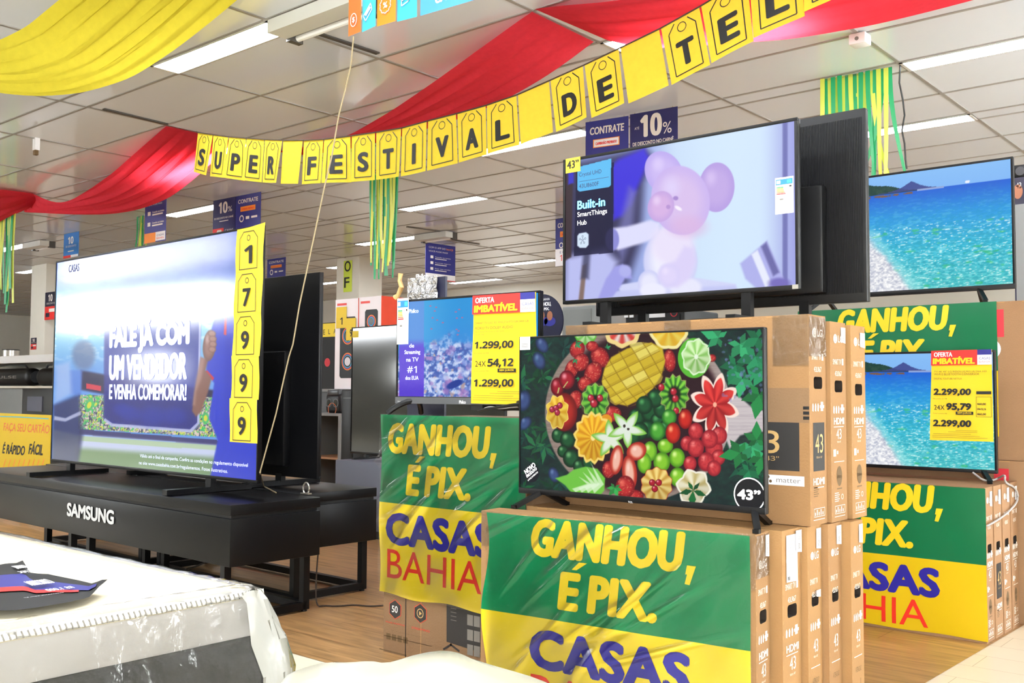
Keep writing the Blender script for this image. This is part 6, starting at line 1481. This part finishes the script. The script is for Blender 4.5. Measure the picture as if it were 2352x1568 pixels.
# shelves with party speakers
YS = 6.35
t = thing('shelf_unit', 'grey open shelf holding the black party speaker, wooden back', 'shelf', PY(760, 1100, YS)*np.array([1, 1, 0]))
mb = MB(); X0 = PY(700, 955, YS)[0]; X1 = PY(783, 955, YS)[0]; ztop = PY(760, 949, YS)[2]; mb.box((X0, YS, ztop-.025), (X1, YS+.5, ztop), 'grey_panel'); mb.build('top_board', t)
for x in (X0, X1-.04):
    mb = MB(); mb.box((x, YS, 0), (x+.04, YS+.5, ztop-.025), 'grey_panel'); mb.build('side_panel', t)
mb = MB(); mb.box((X0+.04, YS+.46, .05), (X1-.04, YS+.49, ztop-.03), 'wood_shelf'); mb.build('back_panel', t)
zl = PY(755, 1050, YS)[2]; mb = MB(); mb.box((X0+.04, YS+.01, zl-.02), (X1-.04, YS+.46, zl), 'wood_shelf'); mb.build('shelf_board', t)
def party(label, x0, y0, x1, y1, Y, z0, group='party speakers'):
    A = PY(x0, y1, Y); B = PY(x1, y1, Y); W = B[0]-A[0]; zt = PY(x0, y0, Y)[2]; H = zt-z0
    t = thing('party_speaker', label, 'speaker', (A[0]+W/2, Y+.12, z0), 0, group); fr = Frame((A[0], Y, z0), (1, 0, 0))
    mb = MB(); mb.rbox((A[0]+.06*W, Y, z0), (B[0]-.06*W, Y+.24, zt-.2*H), 'black_plastic', .03, 3); mb.build('cabinet', t)
    mb = MB(); mb.rbox((A[0]+.15*W, Y, zt-.28*H), (B[0]-.15*W, Y+.22, zt), 'dark_grey', .02, 3); mb.build('head', t)
    for u in (.3, .7):
        mb = MB(); mb.ring(fr, u*W, .42*H, .17*W, .04*W, .004, 'dark_grey'); mb.disc(fr, u*W, .42*H, .12*W, .003, 'screen_off'); mb.build('driver', t)
    mb = MB(); mb.ring(fr, .5*W, .16*H, .24*W, .02*W, .004, 'orange_dark'); mb.build('light_ring', t)
    return t
party('black party speaker with a handle on the grey shelf', 744, 893, 783, 949, YS+.06, ztop+.002)
mb = MB(); YT = 5.75
t = thing('tower_speaker', 'tall plain black speaker beside the grey shelf', 'speaker', PY(797, 1000, YT)*np.array([1, 1, 0]))
pbox(mb, 783, 894, 811, 1060, YT, .3, 'black_plastic', z0=0, bev=.012); mb.build('cabinet', t)
fr = pframe(783, 960, YT); mb = MB(); a = fr.uv(790, 914); b = fr.uv(806, 914); mb.line(fr, [a, b], .012, .002, 'dark_grey'); mb.build('port', t)
# the tall gondola that carries the white cartons
YG = 7.0; t = thing('gondola', 'grey shop gondola carrying the white speaker cartons', 'shelf', PY(840, 1000, YG)*np.array([1, 1, 0]))
zg = PY(800, 893, YG)[2]; X0 = PY(736, 900, YG)[0]; X1 = PY(930, 900, YG)[0]
mb = MB(); mb.box((X0, YG+.02, 0), (X1, YG+.6, zg-.03), 'dark_grey'); mb.build('body', t); mb = MB(); mb.box((X0, YG-.03, zg-.03), (X1, YG+.62, zg), 'grey_panel'); mb.build('top_board', t)
def spk_carton(label, x0, y0, x1, z0, zt, Y, side, pic, lab_col):
    A = PY(x0, y0, Y); B = PY(x1, y0, Y); W = B[0]-A[0]; H = zt-z0; t = thing('speaker_carton', label, 'cardboard box', (A[0]+W/2, Y+.15, z0), 0, 'white speaker cartons')
    mb = MB(); mb.box((A[0], Y, z0), (B[0], Y+.34, zt), 'paper_white'); mb.build('carton_body', t)
    mb = MB(); mb.add([(B[0]+.001, Y, z0), (B[0]+.001, Y+.34, z0), (B[0]+.001, Y+.34, zt), (B[0]+.001, Y, zt)], [(0, 1, 2, 3)], 'red_box'); mb.build('side_print', t)
    fr = Frame((A[0], Y, z0), (1, 0, 0)); mb = MB()
    u0, v0, u1, v1 = pic; c = .06*W
    mb.poly(fr, [(u0*W+c, v0*H), (u1*W-c, v0*H), (u1*W, v0*H+c), (u1*W, v1*H-c), (u1*W-c, v1*H), (u0*W+c, v1*H), (u0*W, v1*H-c), (u0*W, v0*H+c)], .0015, 'black_plastic')
    n = 2; w2 = (u1-u0)*W
    for k in range(n):
        cv = v0*H+(.27+.42*k)*(v1-v0)*H; r = min(w2*.36, (v1-v0)*H*.17)
        for q, m in enumerate(('orange', 'letter_red', 'navy', 'teal')): mb.ring(fr, (u0+u1)/2*W, cv, r-.008*q, .007, .002+.0003*q, m, n=24)
        mb.disc(fr, (u0+u1)/2*W, cv, r*.5, .003, 'label_pale' if k == 0 else 'dark_grey')
    mb.rect(fr, .08*W, .93*H, .5*W, .955*H, .0015, 'letter_red'); mb.build('printing', t); return A[0], B[0]
zt1 = PY(800, 686, YG+.05)[2]; spk_carton('tall white speaker carton printed with two glowing rings', 771, 686, 823, zg, zt1, YG+.05, None, (.22, .12, .92, .80), None)
zt2 = PY(850, 681, YG+.06)[2]; spk_carton('white speaker carton with an orange red side, above the unlit television', 825, 681, 876, zg, zt2, YG+.06, None, (.28, .44, .86, .86), None)
def ptag(label, x0, y0, x1, y1, Y, s):
    fr = pframe(x0, y1, Y); a = fr.uv(x0, y0); b = fr.uv(x1, y1); W = b[0]-a[0]; H = a[1]-b[1]
    t = thing('price_tag', label, 'tag', fr.p(W/2, 0), 0, 'yellow digit sheets'); mb = MB(); mb.slab(fr, 0, 0, W, H, 0, .002, 'yellow_tag'); mb.build('paper_sheet', t)
    mb = MB(); mb.text(fr, s, .4*W, .16*H, .64*W, .5*H, .003, 'ink_black', bold=.02); mb.build('printed_digit', t)
ptag('yellow sheet with digit 1 stuck high on the tall speaker carton', 772, 707, 795, 754, YG+.042, '1')
ptag('yellow sheet with digit 9 stuck beside the digit 1 sheet', 795, 732, 816, 782, YG+.042, '9')
YC = 8.2; t = thing('dark_cabinet', 'dark display cabinet with a yellow letter sheet along its top', 'cabinet', PY(757, 900, YC)*np.array([1, 1, 0]))
mb = MB(); xa, xb, _, zc = pbox(mb, 690, 742, 779, 900, YC, .5, 'black_matte', z0=0); mb.build('body', t)
fr = pframe(741, 880, YC); mb = MB(); c = fr.uv(752, 832); mb.disc(fr, c[0], c[1], .055, .002, 'red_label'); mb.build('round_emblem', t)
t = thing('letter_sheet', 'yellow sheet lettered E L A across the dark cabinet', 'sign', PY(757, 775, YC-.01)); fr = pframe(700, 776, YC-.006); mb = MB(); b = fr.uv(778, 741); mb.slab(fr, 0, 0, b[0], b[1], 0, .003, 'yellow_tag'); mb.build('paper_sheet', t)
mb = MB(); 
for s, a, c in (('E', (743, 757), (747, 768)), ('L', (755, 756), (759, 767)), ('A', (767, 755), (772, 766))): mb.ptext(fr, s, a, c, .004, 'ink_black', bold=.01)
mb.build('lettering', t)
# letters on the column
t = thing('column_sign', 'yellow green strip with stacked letters on the square column', 'sign', PY(800, 670, 10.24)); fr = pframe(789, 671, 10.245); b = fr.uv(809, 597); mb = MB(); mb.slab(fr, 0, 0, b[0], b[1], 0, .003, 'green_light'); mb.build('board', t)
mb = MB(); mb.ptext(fr, 'O', (792, 600), (806, 623), .005, 'ink_black', bold=.02); mb.ptext(fr, 'F', (791, 637), (803, 660), .005, 'ink_black', bold=.02); mb.build('lettering', t)

# boomboxes and counters at the far edge
YB = 5.9
t = thing('display_counter', 'grey panelled display counter with the boomboxes on it', 'counter', PY(60, 950, YB)*np.array([1, 1, 0]))
zt = PY(60, 886, YB)[2]; X0 = PY(-160, 900, YB)[0]; X1 = PY(150, 900, YB)[0]; xm = PY(52, 900, YB)[0]
mb = MB(); mb.box((X0, YB-.05, zt-.03), (X1, YB+.55, zt), 'wall'); mb.build('counter_top', t)
for a, b, m in ((X0, xm-.01, 'grey_panel'), (xm+.01, X1, 'dark_grey')):
    mb = MB(); mb.rbox((a, YB, .02), (b, YB+.5, zt-.03), m, .006); mb.build('front_panel', t)
mb = MB(); fr = pframe(60, 940, YB); a = fr.uv(65, 910); b = fr.uv(98, 945); mb.slab(fr, a[0], b[1], b[0], a[1], 0, .012, 'grey_plinth'); mb.build('display_panel', t)
mb = MB(); mb.box((X0, YB+.46, zt), (X1, YB+.49, PY(60, 832, YB)[2]), 'wall'); tag(mb.build('back_board'), 'white back board standing behind the boomboxes', 'board')
t = thing('white_shelf', 'white shelf board above the boomboxes', 'shelf', PY(60, 830, YB+.1)); mb = MB(); za = PY(60, 815, YB)[2]; zb = PY(60, 832, YB)[2]; mb.box((X0, YB+.05, zb), (X1, YB+.5, za), 'white'); mb.build('shelf_board', t)
def boombox(label, x0, x1, y0, y1, word):
    A = PY(x0, y1, YB+.1); B = PY(x1, y1, YB+.1); W = B[0]-A[0]; H = PY(x0, y0, YB+.1)[2]-zt; t = thing('boombox', label, 'speaker', (A[0]+W/2, YB+.2, zt), 0, 'boomboxes'); fr = Frame((A[0], YB+.1, zt), (1, 0, 0))
    mb = MB(); mb.rbox((A[0], YB+.1, zt), (B[0], YB+.32, zt+H*.86), 'black_plastic', H*.36, 5); mb.build('body', t)
    mb = MB(); mb.tube([fr.p(.12*W, .75*H, -.1), fr.p(.2*W, 1.0*H, -.1), fr.p(.5*W, 1.05*H, -.1), fr.p(.8*W, 1.0*H, -.1), fr.p(.88*W, .75*H, -.1)], .014, 'dark_grey', 8); mb.build('handle', t)
    for s in (0, 1):
        mb = MB(); e = .0 if s else W; mb.tube([(A[0]+e+(-.01 if not s else .01)*(1 if s == 0 else -1)*-1, YB+.21, zt+H*.43), (A[0]+e+(.012 if not s else -.012), YB+.21, zt+H*.43)], H*.28, 'dark_grey', 20); mb.build('end_cap', t)
    if word:
        mb = MB(); mb.text(fr, word, .30*W, .36*H, .78*W, .5*H, .002, 'ink_grey', bold=.02); mb.build('lettering', t)
boombox('black boombox with grey lettering on the grey counter', -48, 63, 841, 885, 'PULSE')
boombox('plain black boombox next to the huge television', 78, 150, 838, 885, None)
t = thing('silver_pot', 'small silver canister on the white shelf above the boomboxes', 'canister', PY(27, 815, YB+.2)); q = PY(25, 815, YB+.25); mb = MB(); mb.tube([(q[0], q[1], za), (q[0], q[1], PY(25, 804, YB+.2)[2])], .11, 'steel', 20); mb.build('body', t); mb = MB(); mb.tube([(q[0], q[1], PY(25, 804, YB+.2)[2]), (q[0], q[1], PY(25, 803, YB+.2)[2]+.006)], .112, 'black_plastic', 20); mb.build('lid', t)
# handwritten yellow poster behind the tables
YP = 3.95; fr = pframe(-6, 1076, YP); t = thing('handwritten_poster', 'yellow handwritten poster standing behind the black tables', 'poster', PY(55, 1076, YP)*np.array([1, 1, 0])); b = fr.uv(117, 953)
mb = MB(); mb.slab(fr, 0, -.02, b[0], b[1], -.006, 0, 'yellow_paper'); mb.build('paper_sheet', t)
mb = MB(); mb.line(fr, [(.03, b[1]-.03), (b[0]*.4, b[1]-.028), (b[0]-.04, b[1]-.032)], .008, .001, 'teal'); 
mb.ptext(fr, 'FAÇA SEU CARTÃO', (8, 966), (112, 1000), .001, 'orange_dark', bold=.01, slant=.2); mb.ptext(fr, 'É RÁPIDO', (6, 1014), (56, 1046), .001, 'ink_black', bold=.03, slant=.25); mb.ptext(fr, 'FÁCIL', (66, 1012), (98, 1046), .001, 'ink_black', bold=.03, slant=.25)
for k in range(9): a = fr.uv(8+11*k, 1072); c = fr.uv(13+11*k, 1056); mb.line(fr, [a, c], .014, .001, 'orange')
mb.build('handwriting', t)
mb = MB(); mb.box((fr.O[0]+b[0]*.45, YP+.006, 0), (fr.O[0]+b[0]*.55, YP+.03, fr.O[2]+b[1]*.6), 'steel_black'); mb.build('stand', t)

# odds and ends on and behind the cartons
YK = 3.09; t = thing('display_card', 'small dark card display wrapped in foil behind the streaming television', 'display', PY(975, 690, YK)*np.array([1, 1, 0])+np.array([0, 0, .956])); fr = Frame((PY(938, 680, YK)[0], YK, .956), (1, 0, 0)); a = fr.uv(1023, 634)
mb = MB(); mb.slab(fr, 0, 0, a[0], a[1], -.012, 0, 'black_navy'); mb.build('card', t)
mb = MB(); q0 = fr.uv(940, 640); q1 = fr.uv(1008, 690); rs = random.Random(4); mb.grid([[fr.p(q0[0]+(q1[0]-q0[0])*i/9, q1[1]+(q0[1]-q1[1])*j/6, .006+.012*rs.random()) for i in range(10)] for j in range(7)], 'foil', smooth=False); mb.build('foil_wrap', t)
mb = MB(); mb.ptext(fr, 'Philco', (957, 630), (985, 640), .004, 'white', bold=.02); mb.build('lettering', t)
mb = MB(); mb.tube([fr.p(*fr.uv(*p), .01) for p in ((924, 628), (922, 645), (926, 660), (918, 678), (912, 684))], [.012, .010, .012, .010, .014], 'letter_gold', 8); mb.build('strap', t)
YR = 3.62; q = PY(1243, 738, YR); fr = Frame((q[0], YR, q[2]), (1, 0, 0)); t = thing('round_sign', 'round dark blue sign on a stand behind the yellow offer sheet', 'sign', (q[0], YR, 0)); r = fr.uv(1293, 738)[0]
mb = MB(); mb.disc(fr, 0, 0, r, .0, 'black_navy', n=40); mb.add([fr.p(r*math.cos(k*math.pi/20), r*math.sin(k*math.pi/20), -.006) for k in range(40)], [tuple(range(39, -1, -1))], 'black_navy'); mb.build('board', t)
mb = MB(); mb.ptext(fr, 'GANHOU,', (1232, 695), (1266, 703), .001, 'white', bold=.03); mb.ptext(fr, 'É PIX.', (1244, 705), (1262, 712), .001, 'white', bold=.03); mb.ptext(fr, 'CASASBAHIA', (1230, 686), (1263, 689), .001, 'white')
for px in (1245, 1263):
    c = fr.uv(px, 725); mb.disc(fr, c[0], c[1], .016, .001, 'skin_print', ry=.022); c2 = fr.uv(px, 738); mb.disc(fr, c2[0], c2[1], .034, .0008, 'navy', ry=.022)
mb.build('printing', t)
mb = MB(); mb.tube([(q[0], YR+.012, 0), (q[0], YR+.012, q[2])], .012, 'steel_black', 8); mb.build('post', t)
YA = 4.3
def block(name, label, cat, x0, y0, x1, Y, dep, m, extra=None):
    A = PY(x0, y0, Y); t = thing(name, label, cat, (A[0]+.1, Y, 0)); mb = MB(); r = pbox(mb, x0, y0, x1, y0+40, Y, dep, m, z0=0, bev=.008); mb.build('body', t)
    mb = MB(); mb.slab(Frame((r[0], Y, 0), (1, 0, 0)), .02, r[3]-.16, r[1]-r[0]-.02, r[3]-.02, 0, .006, m); mb.build('front_panel', t)
    if extra: extra(t, Frame((r[0], Y, 0), (1, 0, 0)), r)
block('grey_appliance', 'plain grey appliance glimpsed under the toy bear television', 'appliance', 1290, 702, 1366, YA, .3, 'grey_panel')
block('black_appliance', 'black appliance beside the grey one under the toy bear television', 'appliance', 1370, 698, 1432, YA+.34, .3, 'dark_grey')
def wlab(t, fr, r):
    mb = MB(); a = fr.uv(1470, 716); b = fr.uv(1530, 728); mb.rect(fr, a[0], b[1], b[0], a[1], .008, 'paper_white'); 
    for x in (1437, 1449): a = fr.uv(x, 716); b = fr.uv(x+9, 729); mb.slab(fr, a[0], b[1], b[0], a[1], .006, .012, 'white')
    a = fr.uv(1550, 718); mb.ring(fr, a[0], a[1], .018, .004, .008, 'red_label', n=18); mb.build('white_labels', t)
block('black_box', 'black box with white labels behind the upper cartons', 'box', 1436, 712, 1572, 3.75, .3, 'black_matte', wlab)
t = thing('advert_panel', 'dark advertising panel standing at the edge past the beach televisions', 'panel', PY(2350, 600, 7.4)*np.array([1, 1, 0])); mb = MB(); r = pbox(mb, 2329, 402, 2440, 700, 7.4, .08, 'black_navy', z0=0); mb.build('board', t)
fr = Frame((r[0], 7.4, 0), (1, 0, 0)); mb = MB(); a = fr.uv(2338, 440); mb.disc(fr, a[0], a[1], .03, .002, 'skin_print', ry=.05); a = fr.uv(2334, 420); b = fr.uv(2346, 432); mb.text(fr, '43', a[0], b[1], b[0], a[1], .002, 'white'); a = fr.uv(2331, 470); b = fr.uv(2440, 690); mb.rect(fr, a[0], b[1], b[0], a[1], .0015, 'grey_panel'); mb.build('printing', t)
t = thing('loudspeaker', 'small black loudspeaker on top of the dark advertising panel', 'speaker', (r[0]+.06, 7.44, r[3])); mb = MB(); mb.rbox((r[0]-.01, 7.41, r[3]), (r[0]+.10, 7.48, r[3]+.09), 'black_plastic', .01); mb.build('cabinet', t); mb = MB(); mb.disc(Frame((r[0]+.045, 7.408, r[3]+.045), (1, 0, 0)), 0, 0, .03, .0, 'dark_grey'); mb.build('driver', t)

# cables
rs = random.Random(11)
def cable(label, pts, r, m):
    P = smooth(pts, 2); mb = MB(); mb.tube(P, r, m, 6); tag(mb.build('cable'), label, 'cable', None)
z = .956+.006
for k in range(5):
    pts = [PY(1098+6*k+rs.uniform(-4, 4), 944-3*k, 2.87+.03*k), PY(1122+3*k, 938-2*k, 2.88+.03*k), PY(1150, 934+2*k, 2.89+.03*k), PY(1176, 928+3*k, 2.9+.03*k), PY(1215, 926+4*k, 2.92+.03*k)]
    pts = [np.array([p[0], p[1], max(p[2], z+.003*k)]) for p in pts]; cable(('black cable coiled under the offer sheet, lowest strand', 'black cable looping under the offer sheet', 'pale cable in the tangle under the offer sheet', 'black cable behind the tangle under the offer sheet', 'rear black cable of the tangle under the offer sheet')[k], pts, .004, 'cable_grey' if k == 2 else 'cable_black')
cable('grey cable draped from the lower beach television over the carton ends', [PY(2235, 1085, 4.86), PY(2262, 1106, 4.8), PZ(2290, 1100, .672), PY(2310, 1088, 4.85), np.array([-1.24, 4.86, .668]), PX(2335, 1120, -1.235), PX(2340, 1150, -1.232), PX(2310, 1182, -1.236), PX(2278, 1202, -1.238), PX(2268, 1207, -1.24)], .0045, 'cable_grey')
cable('black cable lying on the upper cartons under the toy bear television', [(-1.9, 3.12, 1.314), (-1.75, 3.05, 1.314), (-1.62, 3.12, 1.316), (-1.5, 3.17, 1.314), (-1.42, 3.15, 1.314)], .004, 'cable_black')
cable('thin cable trailing from the table frame over the wooden floor', [np.array([-3.97, 3.2, .27]), np.array([-3.96, 3.18, .12]), np.array([-3.93, 3.16, .01]), PZ(745, 1390, .006), PZ(772, 1392, .006), PZ(815, 1388, .006), PZ(845, 1392, .006), PZ(880, 1390, .006)], .004, 'rope_dark')
cable('black cable hanging under the lettered table', [PY(430, 1306, 3.0), PY(452, 1300, 3.0), PY(476, 1288, 3.0), PY(490, 1284, 3.02)], .005, 'cable_black')
